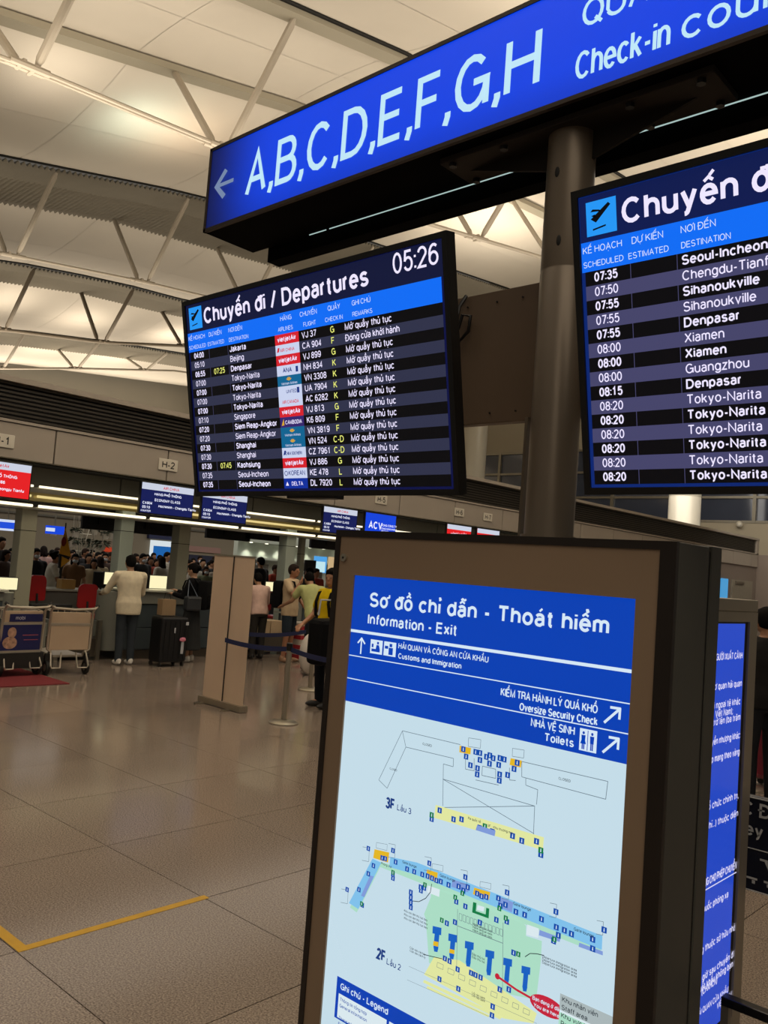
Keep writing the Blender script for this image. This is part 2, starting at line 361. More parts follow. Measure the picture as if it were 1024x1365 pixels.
CHORD = {-6: [(5, 10.6), (18, 11.9), (25, 13)], -16: [(5.94, 10.69), (10.85, 11.07), (18, 11.87), (24.5, 12.93)], -26: [(10.3, 10.39), (15.1, 10.98), (17.4, 11.18), (26, 12.3)],
         -36: [(14.5, 10.56), (19.1, 11.16), (23.5, 12.07)], -46: [(18.8, 10.93), (23, 11.88), (29.5, 13.2)]}
Y0R, Y1R, STEP = -4.6, 43.0, 4.76
nY = int((Y1R-Y0R)/STEP)
def strip(xa, za, xb, zb, nx, name, mat, bulge=0., gap=.006):
    for j in range(nY):
        ya, yb = Y0R+j*STEP+gap, Y0R+(j+1)*STEP-gap
        for i in range(nx):
            mb = MB(); sub = 3; vs = []
            for k in range(sub+1):
                s = (i+k/sub)/nx; x = xa+(xb-xa)*s
                if k == 0: x -= gap
                if k == sub: x += gap
                for q in range(3):
                    y = ya+(yb-ya)*q/2
                    z = pw(za, y)*(1-s)+pw(zb, y)*s-bulge*4*s*(1-s); vs.append((x, y, z))
            n = len(vs); fs = [(k*3+q, k*3+q+1, (k+1)*3+q+1, (k+1)*3+q) for k in range(sub) for q in range(2)]
            top = [(x, y, z+.05) for x, y, z in vs]
            mb.add(vs+top, fs+[tuple(n+a for a in f)[::-1] for f in fs]); mb.smooth = True
            mb.build(name, mat, ceiling)
strip(6, NEAR[4], -4, NEAR[-6], 5, 'ceiling_panel', m_shell, .2)
strip(-4, NEAR[-6], -8, FAR[-6], 2, 'ceiling_panel', m_shell)
strip(-8, FAR[-6], -14, NEAR[-16], 3, 'ceiling_panel', m_shell, .3)
strip(-14, NEAR[-16], -18, FAR[-16], 2, 'ceiling_panel', m_shell, -.1)
strip(-18, FAR[-16], -24, NEAR[-26], 2, 'ceiling_panel', m_shell, .35)
strip(-28, FAR[-26], -34, NEAR[-36], 2, 'ceiling_panel', m_shell, .3)
strip(-38, FAR[-36], -44, NEAR[-46], 2, 'ceiling_panel', m_shell, .3)
strip(-48, FAR[-46], -56, NEAR[-46], 2, 'ceiling_panel', m_shell, .3)
for c in (-26, -36, -46):                       # corrugated strips between the rails: real ridges
    mb = MB(); p = .17; n = int((Y1R-Y0R)/p)
    vs = []; fs = []
    for k in range(2*n):
        y = Y0R+k*p/2; dz = .13 if k % 2 else 0
        vs += [(c+2.05, y, pw(NEAR[c], y)-.05-dz), (c, y, (pw(NEAR[c], y)+pw(FAR[c], y))/2+.1-dz), (c-2.25, y, pw(FAR[c], y)-.06-dz)]
    for k in range(2*n-1): fs += [(k*3, k*3+1, k*3+4, k*3+3), (k*3+1, k*3+2, k*3+5, k*3+4)]
    mb.add(vs, fs).build('corrugated_strip', m_corr, ceiling)
def rail(x, fn, w, h, name, mat, dx=0., dz=0., parent=ceiling):
    mb = MB(); ys = [Y0R+k*1.19*2 for k in range(20)]
    for a, b in zip(ys, ys[1:]): mb.bar((x+dx, a, pw(fn, a)+dz), (x+dx, b+.002, pw(fn, b)+dz), w, h)
    mb.build(name, mat, parent)
for c in (-6, -16):
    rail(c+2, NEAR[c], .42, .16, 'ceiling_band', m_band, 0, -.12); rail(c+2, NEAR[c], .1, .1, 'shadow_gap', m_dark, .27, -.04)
    rail(c-2, FAR[c], .42, .16, 'ceiling_band', m_band, 0, -.12)
for c in (-26, -36, -46):
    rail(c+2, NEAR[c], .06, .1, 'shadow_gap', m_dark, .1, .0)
def truss(c, nodes, double, mat, label, r=.075):
    t = empty('roof_truss', (c, nodes[0], pw(CHORD[c], nodes[0])), label, 'truss', 'roof trusses')
    ys = [Y0R+.5+k*1.2 for k in range(39)]
    for off in ((-.14, .14) if double else (0,)):
        MBt = MB().tube([(c+off, y, pw(CHORD[c], y)+(.04 if off < 0 else -.04)) for y in ys], r*(.52 if double else .8), 8); MBt.smooth = True; MBt.build('chord', mat, t)
    for y in nodes:
        z = pw(CHORD[c], y); n = MB()
        for k in (-1, 1):
            n.tube([(c+k*.14*double, y-.38, pw(CHORD[c], y-.38)-k*.04*double), (c+k*.14*double, y+.38, pw(CHORD[c], y+.38)-k*.04*double)], r*.85, 8)
        n.bar((c-.2, y-.12, z), (c+.2, y-.12, z), .07); n.bar((c-.2, y+.12, z), (c+.2, y+.12, z), .07); n.build('node_fitting', mat, t)
        for sx, fn, dy in ((2, NEAR[c], .15), (-2, FAR[c], -.15)):
            a = Vector((c+sx*.04, y+dy, z+.05)); b = Vector((c+sx, y+dy*1.5, pw(fn, y)-.12)); d = b-a
            s = MB().tube([a, a+d*.06, a+d*.94, b], [r*.5, r, r, r*.5], 8); s.smooth = True; s.build('strut', mat, t)
    return t
truss(-16, [1.7, 6.44, 10.95, 15.8, 20.7, 25.4, 30, 35], 1, m_truss, 'nearest roof truss, pale twin pipes and struts above the blue gate sign', .085)
truss(-26, [1.6, 6.1, 10.6, 15.1, 19.6, 24, 29, 34], 1, m_truss, 'second roof truss from the viewer, pale pipes under the widest corrugated strip', .08)
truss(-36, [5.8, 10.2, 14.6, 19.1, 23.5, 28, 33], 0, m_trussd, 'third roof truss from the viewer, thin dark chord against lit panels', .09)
truss(-46, [10, 14.4, 18.8, 23, 27.4, 32, 37], 0, m_truss, 'farthest roof truss, pale chord just above the slatted bulkhead', .08)

# ------------------------------------------------------------------ far shell of the hall
def struct(name, mb, mat, parent=None): o = mb.build(name, mat, parent); o['kind'] = 'structure'; return o
m_farwall = pm('far_wall_grey', '#7d776a', .7, 0, .03, .5)
struct('wall_left', MB().box(-57.5, -57, -6, 43, 0, 16), m_farwall)
m_wcream = pm('far_wall_cream', '#b9ad93', .6, 0, .03, .5)
struct('wall_back', MB().box(-57, 8, 42, 42.3, 0, 5.25).box(-57, 8, 42, 42.3, 9.2, 20), pm('back_wall_beige', '#a89e88', .65, 0, .03, .5))
win = empty('window_1', (-20, 42, 5.3), kind='structure')
m_glassn = pm('night_glass', '#3c4250', .08, .0, .1, .4, spec=.8)
for k in range(16):
    x = -52+k*3.75; MB().box(x+.06, x+3.69, 42.1, 42.14, 5.32, 9.2).build('pane', m_glassn, win)
    MB().box(x-.08, x+.08, 41.95, 42.2, 5.25, 9.2).build('mullion', m_steel_d, win)
for z in (5.3, 6.5, 7.9, 9.15): MB().box(-56, 8, 41.97, 42.18, z-.06, z+.06).build('transom', m_steel_d, win)
for k in range(15):                             # lattice braces outside the glass
    x = -50+k*3.75; m = MB().bar((x, 42.5, 5.4), (x+3.4, 42.5, 8.6), .12); m.bar((x+3.4, 42.55, 5.4), (x+1, 42.55, 9.1), .09); m.build('brace', m_steel, win)
for (px, w, lab) in ((629, 1.35, 'round white column in the gap between left board and pole'), (912, 1.35, 'round white column seen below the right departures board'),):
    p = onY(px, 640 if px < 700 else 690, 36); c = MB().lathe((p.x, 36, 0), [(w/2, 0), (w/2, 5.8), (w/2-.008, 5.81), (w/2-.008, 5.83), (w/2, 5.84), (w/2, 15)], 32); c.smooth = True
    tag(c.build('round_column', m_col), lab, 'column', 'round white columns')
# lower far wall on the right, its doors
struct('wall_right', MB().box(-12.85, -12.66, 24, 37.3, 0, 2.97).box(-12.8, 7, 37.25, 37.4, 0, 3.5), pm('lilac_grey_wall', '#85796f', .6, 0, .03, 1))
wa, wb_, wc, wd = (onX(x, 790, -12.6).y for x in (962, 971, 976, 1003))
d1 = MB().box(-12.66, -12.62, wa, wb_, .9, 2.35); struct('lit_poster_panel', d1, em('lit_poster_blue', '#4aa3dd', .8))  # lit blue poster on the wall beside the pale doors
mb = MB().box(-12.66, -12.6, wc, wd, 0, 2.35); dd = struct('door_2', mb, pm('pale_door', '#8f897a', .5)); MB().box(-12.6, -12.55, wc+.3, wc+1.2, 2.2, 2.3).build('door_closer', m_steel_d, dd)
o = MB().box(-10.4, -9.2, 37.2, 37.25, 2.5, 2.9).build('direction_sign', em('far_sign_blue', '#2f4a80', .5)); tag(o, 'small blue direction sign high on the far right wall', 'sign')
cc = MB().ell((0, 0, 0), .16, .16, .16).bar((0, 0, 0), (0, .3, 0), .06); p = onY(986, 699, 41.8)
cc = MB().ell(p, .16, .16, .16).bar(p, p+Vector((0, .2, 0)), .06); tag(cc.build('dome_camera', m_col), 'white dome camera on the cream wall below the far window', 'camera')

# ------------------------------------------------------------------ check-in canopy (bulkhead H)
BX = -12.6; YE = 37.2
can = empty('wall_canopy', (BX, 5, 3), kind='structure')
MB().box(-16.0, -12.75, -4, YE, 3.0, 4.1).build('canopy_core', m_greyp, can)
y = -4.0; k = 0
while y < YE:
    y2 = min(y+2.02, YE); MB().box(-12.75, BX, y+.012, y2-.012, 2.97, 3.49, .006).build('panel', m_cream, can); y = y2
MB().box(-12.76, BX+.02, -4, YE, 3.50, 3.54).box(-12.78, BX+.03, -4, YE, 4.10, 4.18).build('ledge', m_cream, can)
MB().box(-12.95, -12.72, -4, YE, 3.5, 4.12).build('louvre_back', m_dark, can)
mb = MB()
for k in range(9): mb.bar((BX-.05, -4, 3.58+k*.062), (BX-.05, YE-.2, 3.58+k*.062), .012, .03)
tag(mb.build('louvre_slats', pm('louvre_slat', '#3a352d', .5, .2), can), kind='stuff')
MB().box(BX-.1, BX+.02, YE-.25, YE, 3.5, 4.15).build('end_post', m_cream, can)
y = -4.0
while y < YE-2: MB().box(-13.35, -13.3, y+.01, y+2.9, 2.5, 2.97).build('recess_panel', m_greyp, can); y += 2.92
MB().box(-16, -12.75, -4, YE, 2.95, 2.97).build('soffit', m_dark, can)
trough = empty('light_trough', (-13.0, 5, 2.3), 'long steel light trough with tube lamps under the canopy', 'light')
MB().box(-13.3, -13.02, -4, 24, 2.53, 2.61).build('upper_rail', m_steel, trough)
MB().box(-13.3, -13.08, -4, 24, 2.40, 2.53).build('reflector', pm('reflector_brass', '#b7a878', .3, .5), trough)
MB().box(-13.4, -12.98, -4, 24, 2.26, 2.30).build('lower_rail', m_steel, trough)
MB().box(-14.6, -13.3, -4, 24, 2.30, 2.5).build('trough_back', m_blackm, trough)
m_tubew = em('tube_lamp_white', '#fff1cf', 1.6); m_tubey = em('tube_lamp_yellow', '#e6cf8a', 1.0)
y = -3.9
while y < 22:
    MB().tube([(-12.99, y, 2.625), (-12.99, y+1.9, 2.625)], .018, 8).build('tube_lamp', m_tubew, trough)
    MB().tube([(-13.03, y, 2.47), (-13.03, y+1.9, 2.47)], .02, 8).build('tube_lamp', m_tubey, trough)
    MB().tube([(-12.95, y, 2.315), (-12.95, y+1.9, 2.315)], .022, 8).build('tube_lamp', m_tubew, trough); y += 2.0
def plate(px, py, s, lab):
    p = onX(px, py, BX+.005); o = empty('bay_sign', p, lab, 'sign', 'bay number signs on the canopy')
    MB().box(BX+.004, BX+.02, p.y-.19, p.y+.19, p.z-.1, p.z+.1, .008).build('plate', pm('sign_plate', '#cfc8b8', .5), o)
    lettering(o, [(s, (BX+.022, p.y, p.z-.06), (0, 1, 0), (0, 0, 1), .12, dict(anchor=.5, w=.16))], pm('sign_ink', '#1a1816', .6))
for px, py, s in ((2, 587, 'H-1'), (224, 620, 'H-2'), (508, 666, 'H-5'), (612, 683, 'H-6'), (650, 689.5, 'H-7')):
    plate(px, py, s, 'pale canopy plate reading %s' % s)
# steel columns under the canopy
for k, (px, X, lab) in enumerate(((31, -13.2, 'steel column left of the flag, behind the two trolleys'), (163, -13.15, 'steel column beside the man in the cream shirt'),
                                  (240, -13.6, 'steel column behind the woman in black'), (383, -13.15, 'steel column behind the man in the beige shirt'), (402, -13.8, 'narrow steel column with glass edge right of the beige-shirted man'))):
    p = onX(px, 730, X); w = .125 if k < 4 else .06
    c = empty('steel_column', (X, p.y, 0), lab, 'column', 'steel columns under the canopy')
    zt = 2.27 if k in (0, 2, 4) else 2.40
    MB().box(X-w, X+w, p.y-w, p.y+w, .02, zt, .012).build('shaft', pm('column_steel_cool', '#b4bfb2', .35, .3, .04, 1.5) if k % 2 else pm('column_steel_warm', '#aba993', .35, .3, .04, 1.5), c)
    MB().box(X-w-.03, X+w+.03, p.y-w-.03, p.y+w+.03, 0, .02).build('base_plate', m_steel_d, c)
    MB().box(X-w-.002, X+w+.002, p.y-w-.002, p.y+w+.002, zt-.35, zt-.34).build('joint_line', m_dark, c)

# ------------------------------------------------------------------ overhead check-in screens
m_hs = {'navy': em('screen_navy', '#0d1750', 1.1), 'red': em('screen_red', '#d31a1e', 1.2), 'blue': em('screen_blue', '#0b3fd0', 1.1), 'white': em('screen_white', '#c9cfe0', 1.0)}
m_txtw = em('screen_text_white', '#e9ecff', 1.1); m_txtr = em('screen_text_red', '#d2434d', 1.0)
def hscreen(y0, y1, z0, z1, kind, lab, lines):
    X = -12.46; o = empty('check_in_screen', (X, (y0+y1)/2, z1), lab, 'screen', 'hanging check-in screens')
    MB().box(X-.06, X, y0, y1, z0, z1, .008).build('housing', m_black, o)
    b = .02; MB().box(X, X+.004, y0+b, y1-b, z0+b, z1-b).build('screen', m_hs[kind], o)
    MB().box(-13.06, X-.05, (y0+y1)/2-.03, (y0+y1)/2+.03, 2.55, 2.61).build('bracket_arm', m_blackm, o)
    H = z1-z0; Wd = y1-y0
    if kind != 'blue': MB().box(X+.004, X+.006, y0+b, y1-b, z1-b-.11, z1-b).build('header_strip', m_hs['white'], o)
    T = []; R_ = []
    for (s, u, v, h, a, col) in lines:
        (R_ if col == 'r' else T).append((s, (X+.008, y0+u*Wd, z0+v*H), (0, 1, 0), (0, 0, 1), h, dict(anchor=a, w=.17, maxw=Wd*.92)))
    if T: lettering(o, T, m_txtw)
    if R_: lettering(o, R_, m_txtr, 'header_lettering')
    return o
L1 = [('AIR CHINA', .55, .81, .05, .5, 'r'), ('HẠNG PHỔ THÔNG', .5, .60, .045, .5, 'w'), ('ECONOMY CLASS', .5, .42, .045, .5, 'w'), ('Hochiminh - Chengdu Tianfu', .34, .24, .045, 0, 'w'),
      ('CA904', .05, .30, .045, 0, 'w'), ('05:10', .05, .17, .045, 0, 'w'), ('COUNTER', .03, .07, .03, 0, 'w')]
L2 = [('vietjetAir', .5, .82, .05, .5, 'r'), ('HẠNG PHỔ THÔNG', .5, .55, .045, .5, 'w'), ('VJ 886', .5, .38, .045, .5, 'w'), ('Hochiminh - Cheongju Tianfu', .5, .2, .045, .5, 'w')]
hscreen(4.75, 5.72, 2.36, 2.90, 'red', 'red check-in screen at the left edge under the H-1 plate', L2)
hscreen(7.56, 8.62, 2.36, 2.90, 'navy', 'navy check-in screen hanging just left of the departures board', L1)
hscreen(8.78, 9.80, 2.36, 2.90, 'navy', 'navy check-in screen half hidden below the left departures board', L1)
hscreen(11.72, 12.72, 2.38, 2.93, 'navy', 'navy check-in screen to the left of the bright blue one', L1)
hscreen(12.95, 13.95, 2.38, 2.93, 'blue', 'bright blue screen with a white three-letter logo', [('ACV', .12, .36, .16, 0, 'w'), ('TONG CONG TY', .52, .50, .05, 0, 'w'), ('CANG HANG KHONG', .52, .38, .04, 0, 'w'), ('VIET NAM', .52, .28, .04, 0, 'w')])
def rs(y0, lab): hscreen(y0, y0+.98, 2.38, 2.93, 'red', lab, [('vietjetAir', .5, .45, .12, .5, 'w')])
rs(15.75, 'red check-in screen below the H-6 plate'); rs(16.95, 'red check-in screen below the H-7 plate')
for k, (px, py, X, w, h) in enumerate(((140, 693, -15.2, .95, .42), (201, 699, -15.2, 1.2, .42), (305, 707, -15.2, 1.2, .42), (352, 708, -15.2, 1.1, .42), (440, 722, -15.2, 1.3, .4))):
    p = onX(px, py, X); o = empty('rear_screen', (X, p.y, p.z+h/2), 'black back of a hanging screen, %s' % ('left of the cream-shirted man', 'above the cream-shirted man', 'above the white roll-up banner', 'right above the beige-shirted man', 'beside the information panel top')[k], 'screen', 'rear-side screens seen from behind')
    MB().box(X-.05, X+.03, p.y-w/2, p.y+w/2, p.z-h/2, p.z+h/2, .01).build('housing', m_black, o); MB().box(X+.03, X+.06, p.y-.15, p.y+.15, p.z-.1, p.z+.1).build('vent_cover', m_blackm, o)
    MB().tube([(X, p.y, p.z+h/2-.02), (X, p.y, 2.96)], .02, 8).build('hanger', m_blackm, o)


# ------------------------------------------------------------------ pole, overhead gate sign
PX, PY = -1.322, 2.15
pole = empty('support_pole', (PX, PY, 1.87), 'round grey-brown steel pole carrying the blue gate sign', 'pole')
c = MB().lathe((PX, PY, 0), [(.072, 1.878), (.072, 2.66), (.0712, 2.662), (.0712, 2.668), (.072, 2.67), (.072, 3.10)], 40); c.smooth = True; c.build('shaft', m_pole, pole)
MB().lathe((PX, PY, 0), [(.082, 1.869), (.082, 1.88)], 32).build('base_flange', m_pole, pole)
for a, z in ((-1.6, 2.95), (-1.35, 2.74)): MB().ell((PX+.072*math.cos(a), PY+.072*math.sin(a), z), .008, .004, .016, 8, 6).build('cable_hole', m_dark, pole)
SX0, SX1, SY0, SY1, SZ0, SZ1 = -3.0, .45, 2.0, 2.27, 3.105, 3.47
sg = empty('gate_sign', (PX, 2.13, SZ0), 'long blue illuminated gate sign with white letters A to H', 'sign')
MB().box(SX0, SX1, SY0+.012, SY1, SZ0, SZ1, .004).build('sign_box', pm('sign_box_black', '#060505', .85, spec=.08), sg)
f = MB().box(SX0, SX1, SY0, SY0+.014, SZ0, SZ0+.014).box(SX0, SX1, SY0, SY0+.014, SZ1-.014, SZ1).box(SX0, SX0+.014, SY0, SY0+.014, SZ0, SZ1).box(SX1-.014, SX1, SY0, SY0+.014, SZ0, SZ1)
f.build('face_frame', pm('sign_frame_bronze', '#3a2f26', .4, .4), sg)
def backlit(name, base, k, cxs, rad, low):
    """illuminated face: emission weaker at the low-X end and along the bottom edge"""
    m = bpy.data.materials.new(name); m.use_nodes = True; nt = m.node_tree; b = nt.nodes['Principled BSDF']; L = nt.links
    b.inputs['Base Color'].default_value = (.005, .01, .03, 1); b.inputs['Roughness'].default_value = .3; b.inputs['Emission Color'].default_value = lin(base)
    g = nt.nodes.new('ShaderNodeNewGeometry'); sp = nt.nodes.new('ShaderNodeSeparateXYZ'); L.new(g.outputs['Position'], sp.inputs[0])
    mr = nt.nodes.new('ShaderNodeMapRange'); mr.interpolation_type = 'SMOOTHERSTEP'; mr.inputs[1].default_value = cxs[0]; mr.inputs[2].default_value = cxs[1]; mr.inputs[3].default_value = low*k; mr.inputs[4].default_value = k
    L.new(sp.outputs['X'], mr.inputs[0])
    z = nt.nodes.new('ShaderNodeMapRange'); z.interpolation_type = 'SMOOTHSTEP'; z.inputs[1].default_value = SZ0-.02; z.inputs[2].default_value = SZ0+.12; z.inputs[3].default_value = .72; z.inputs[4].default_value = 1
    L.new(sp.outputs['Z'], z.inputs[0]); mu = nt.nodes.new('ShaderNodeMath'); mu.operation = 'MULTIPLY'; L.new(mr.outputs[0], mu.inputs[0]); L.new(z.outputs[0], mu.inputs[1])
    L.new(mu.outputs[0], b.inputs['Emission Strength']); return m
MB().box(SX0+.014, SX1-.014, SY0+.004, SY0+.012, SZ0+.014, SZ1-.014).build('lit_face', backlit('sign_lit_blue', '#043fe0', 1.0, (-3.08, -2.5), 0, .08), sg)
m_sl = em('sign_letters', '#bfe6f7', 1.0); m_sa = em('sign_arrow_dim', '#7f93b8', .8)
P2 = lambda x, y, Y=2.0: onY(x, y, Y)
a, b = P2(327, 250), P2(718, 104)
_tw = text2d('A,B,C,D,E,F,G,H', .125)[1]; _sc = (b.x-a.x)/_tw; _x = a.x
for _ch in 'A,B,C,D,E,F,G,H':                    # each letter of the sign is a piece of its own
    _w = text2d(_ch, .125)[1]*_sc; _m = MB(); put_text(_m, _ch, (_x, SY0+.002, SZ0+.085), (1, 0, 0), (0, 0, 1), .185, width=_w, w=.125); _m.build('comma' if _ch == ',' else 'letter', m_sl, sg); _x += _w+(.13-.2*.125)*_sc
lettering(sg, [('Check-in', (P2(768, 80).x, SY0+.002, SZ0+.055), (1, 0, 0), (0, 0, 1), .082, dict(w=.13, width=P2(893, 40).x-P2(768, 80).x)), ('counters', (P2(908, 35).x, SY0+.002, SZ0+.055), (1, 0, 0), (0, 0, 1), .082, dict(w=.13, width=(P2(975, 8).x-P2(908, 35).x)*text2d('counters', .13)[1]/text2d('co', .13)[1])),
               ('QUẦY', (P2(776, 25).x, SY0+.002, SZ0+.205), (1, 0, 0), (0, 0, 1), .082, dict(w=.13, width=.27)), ('LÀM THỦ TỤC', (P2(776, 25).x+.32, SY0+.002, SZ0+.205), (1, 0, 0), (0, 0, 1), .082, dict(w=.13))], m_sl)
ar = MB(); A0 = P2(286, 252); A1 = P2(312, 238); zc = (A0.z+A1.z)/2
ar.poly([(A0.x, 1.998, zc), (A0.x+.065, 1.998, zc+.065), (A0.x+.085, 1.998, zc+.05), (A0.x+.03, 1.998, zc)]).poly([(A0.x, 1.998, zc), (A0.x+.065, 1.998, zc-.065), (A0.x+.085, 1.998, zc-.05), (A0.x+.03, 1.998, zc)])
ar.poly([(A0.x+.02, 1.998, zc+.008), (A1.x, 1.998, zc+.008), (A1.x, 1.998, zc-.008), (A0.x+.02, 1.998, zc-.008)]); ar.build('arrow', m_sa, sg)
MB().box(-2.9, SX1-.1, SY1+.004, SY1+.075, 3.045, 3.3, .003).build('rear_beam', _M['sign_box_black'], sg)
MB().box(-2.5, SX1-.12, SY1-.009, SY1-.006, SZ0-.003, SZ0).box(-2.62, -2.52, SY1-.009, SY1-.006, SZ0-.003, SZ0).build('light_slit', em('light_slit', '#b9d4d0', .8), sg)
MB().box(-1.76, -.86, 2.055, 2.225, SZ0-.022, SZ0-.002, .002).build('mounting_plate', pm('plate_steel', '#2f2923', .6, .1, spec=.2), sg)
for x in (-1.72, -1.52, -1.10, -.90):
    for yy in (2.075, 2.205): MB().lathe((x, yy, SZ0-.034), [(.013, 0), (.013, .012)], 6).build('bolt', m_black, sg)
for s in (-1, 1):
    MB().poly([(PX+s*.06, 2.145, SZ0-.022), (PX+s*.38, 2.145, SZ0-.022), (PX+s*.06, 2.145, SZ0-.11)], (0, .01, 0)).build('gusset', pm('gusset_steel', '#241f1a', .6, .1, spec=.2), sg)
# mounting panel behind the boards
mp = empty('board_mounting_panel', (PX, 2.24, 2.25), 'dark brown steel panel joining the two departures boards behind the pole', 'bracket')
MB().box(-2.55, -.35, 2.235, 2.275, 2.247, 2.69, .003).build('panel', pm('panel_dark_bronze', '#6d5a48', .5, .2, .05), mp)
for x in (-1.74, -1.62, -1.52, -1.25):
    for z in (2.28, 2.65): MB().lathe((x, 2.228, z), [(.003, 0), (.003, .004)], 8, 'y').build('screw', m_black, mp)
for x in (-2.3, -.6): MB().box(x-.04, x+.04, 1.93, 2.24, 2.3, 2.5).build('bracket_arm', m_blackm, mp)
cb = MB().tube([(-1.745, 2.225, 2.69), (-1.76, 2.21, 2.65), (-1.775, 2.21, 2.57), (-1.75, 2.21, 2.53), (-1.715, 2.21, 2.56), (-1.71, 2.21, 2.61), (-1.745, 2.21, 2.62), (-1.775, 2.21, 2.52), (-1.79, 2.2, 2.45)], .006, 6); cb.smooth = True
tag(cb.build('coiled_cable', m_black), 'black cable coiled on the brown panel behind the left board', 'cable')
MB().box(-1.462, -1.452, 2.2, 2.235, 1.88, 2.25).build('cable_duct', m_pole, mp)

# ------------------------------------------------------------------ departures boards
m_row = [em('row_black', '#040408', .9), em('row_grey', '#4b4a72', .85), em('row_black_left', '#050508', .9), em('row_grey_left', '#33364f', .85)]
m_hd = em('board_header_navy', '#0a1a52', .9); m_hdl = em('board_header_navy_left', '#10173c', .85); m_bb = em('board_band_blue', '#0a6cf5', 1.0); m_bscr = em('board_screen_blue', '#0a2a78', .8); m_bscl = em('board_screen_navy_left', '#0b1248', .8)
m_bt = em('board_text', '#e9e2ff', 1.05); m_ty = em('board_text_yellow', '#e8ec7a', 1.0); m_bl = em('board_label_text', '#d2e2ff', 1.0); m_ib = em('icon_blue', '#2396f5', 1.0); m_ink = em('icon_ink', '#03060e', .5)
m_lred = em('logo_red', '#d5202c', 1.0); m_lwhite = em('logo_white', '#c9d2ee', 1.0); m_lteal = em('logo_teal', '#0b6390', 1.0); m_lpur = em('logo_purple', '#35256c', 1.0); m_lblue = em('logo_blue', '#0d2f9c', 1.0); m_lgold = em('logo_gold', '#d9a62c', 1.0); m_lnavy = em('logo_navy', '#1d3580', 1.0)
REM = 'Mở quầy thủ tục'
ROWS1 = [('04:00', '', 'Jakarta', 'v', 'VJ 37', 'G', REM), ('05:10', '', 'Beijing', 'c', 'CA 904', 'F', 'Đóng cửa khởi hành'), ('06:55', '07:25', 'Denpasar', 'v', 'VJ 899', 'G', REM),
 ('07:00', '', 'Tokyo-Narita', 'a', 'NH 834', 'K', REM), ('07:00', '', 'Tokyo-Narita', 'n', 'VN 3308', 'K', REM), ('07:00', '', 'Tokyo-Narita', 'u', 'UA 7904', 'K', REM), ('07:00', '', 'Tokyo-Narita', 'm', 'AC 6282', 'K', REM),
 ('07:10', '', 'Singapore', 'v', 'VJ 813', 'G', REM), ('07:20', '', 'Siem Reap-Angkor', 'k', 'K6 809', 'F', REM), ('07:20', '', 'Siem Reap-Angkor', 'n', 'VN 3819', 'F', REM), ('07:30', '', 'Shanghai', 'n', 'VN 524', 'C-D', REM),
 ('07:30', '', 'Shanghai', 's', 'CZ 7961', 'C-D', REM), ('07:30', '07:45', 'Kaohsiung', 'v', 'VJ 886', 'G', REM), ('07:35', '', 'Seoul-Incheon', 'e', 'KE 478', 'L', REM), ('07:35', '', 'Seoul-Incheon', 'd', 'DL 7920', 'L', REM)]
ROWS2 = [(a, '', b, '', '', '', '') for a, b in (('07:35', 'Seoul-Incheon'), ('07:50', 'Chengdu-Tianfu'), ('07:55', 'Sihanoukville'), ('07:55', 'Sihanoukville'), ('07:55', 'Denpasar'), ('08:00', 'Xiamen'), ('08:00', 'Xiamen'),
 ('08:00', 'Guangzhou'), ('08:15', 'Denpasar')) + (('08:20', 'Tokyo-Narita'),)*6]
LOGO = {'v': (m_lred, 'vietjetAir', 'w'), 'c': (m_lwhite, 'AIR CHINA', 'r'), 'a': (m_lwhite, 'ANA', 'b'), 'n': (m_lteal, 'Vietnam Airlines', 'g'), 'u': (m_lwhite, 'UNITED', 'b'), 'm': (m_lwhite, 'AIR CANADA', 'r'),
        'k': (m_lpur, 'CAMBODIA', 'w'), 's': (m_lwhite, 'CHINA SOUTHERN', 'b'), 'e': (m_lwhite, 'KOREAN', 'b'), 'd': (m_lblue, 'DELTA', 'w')}
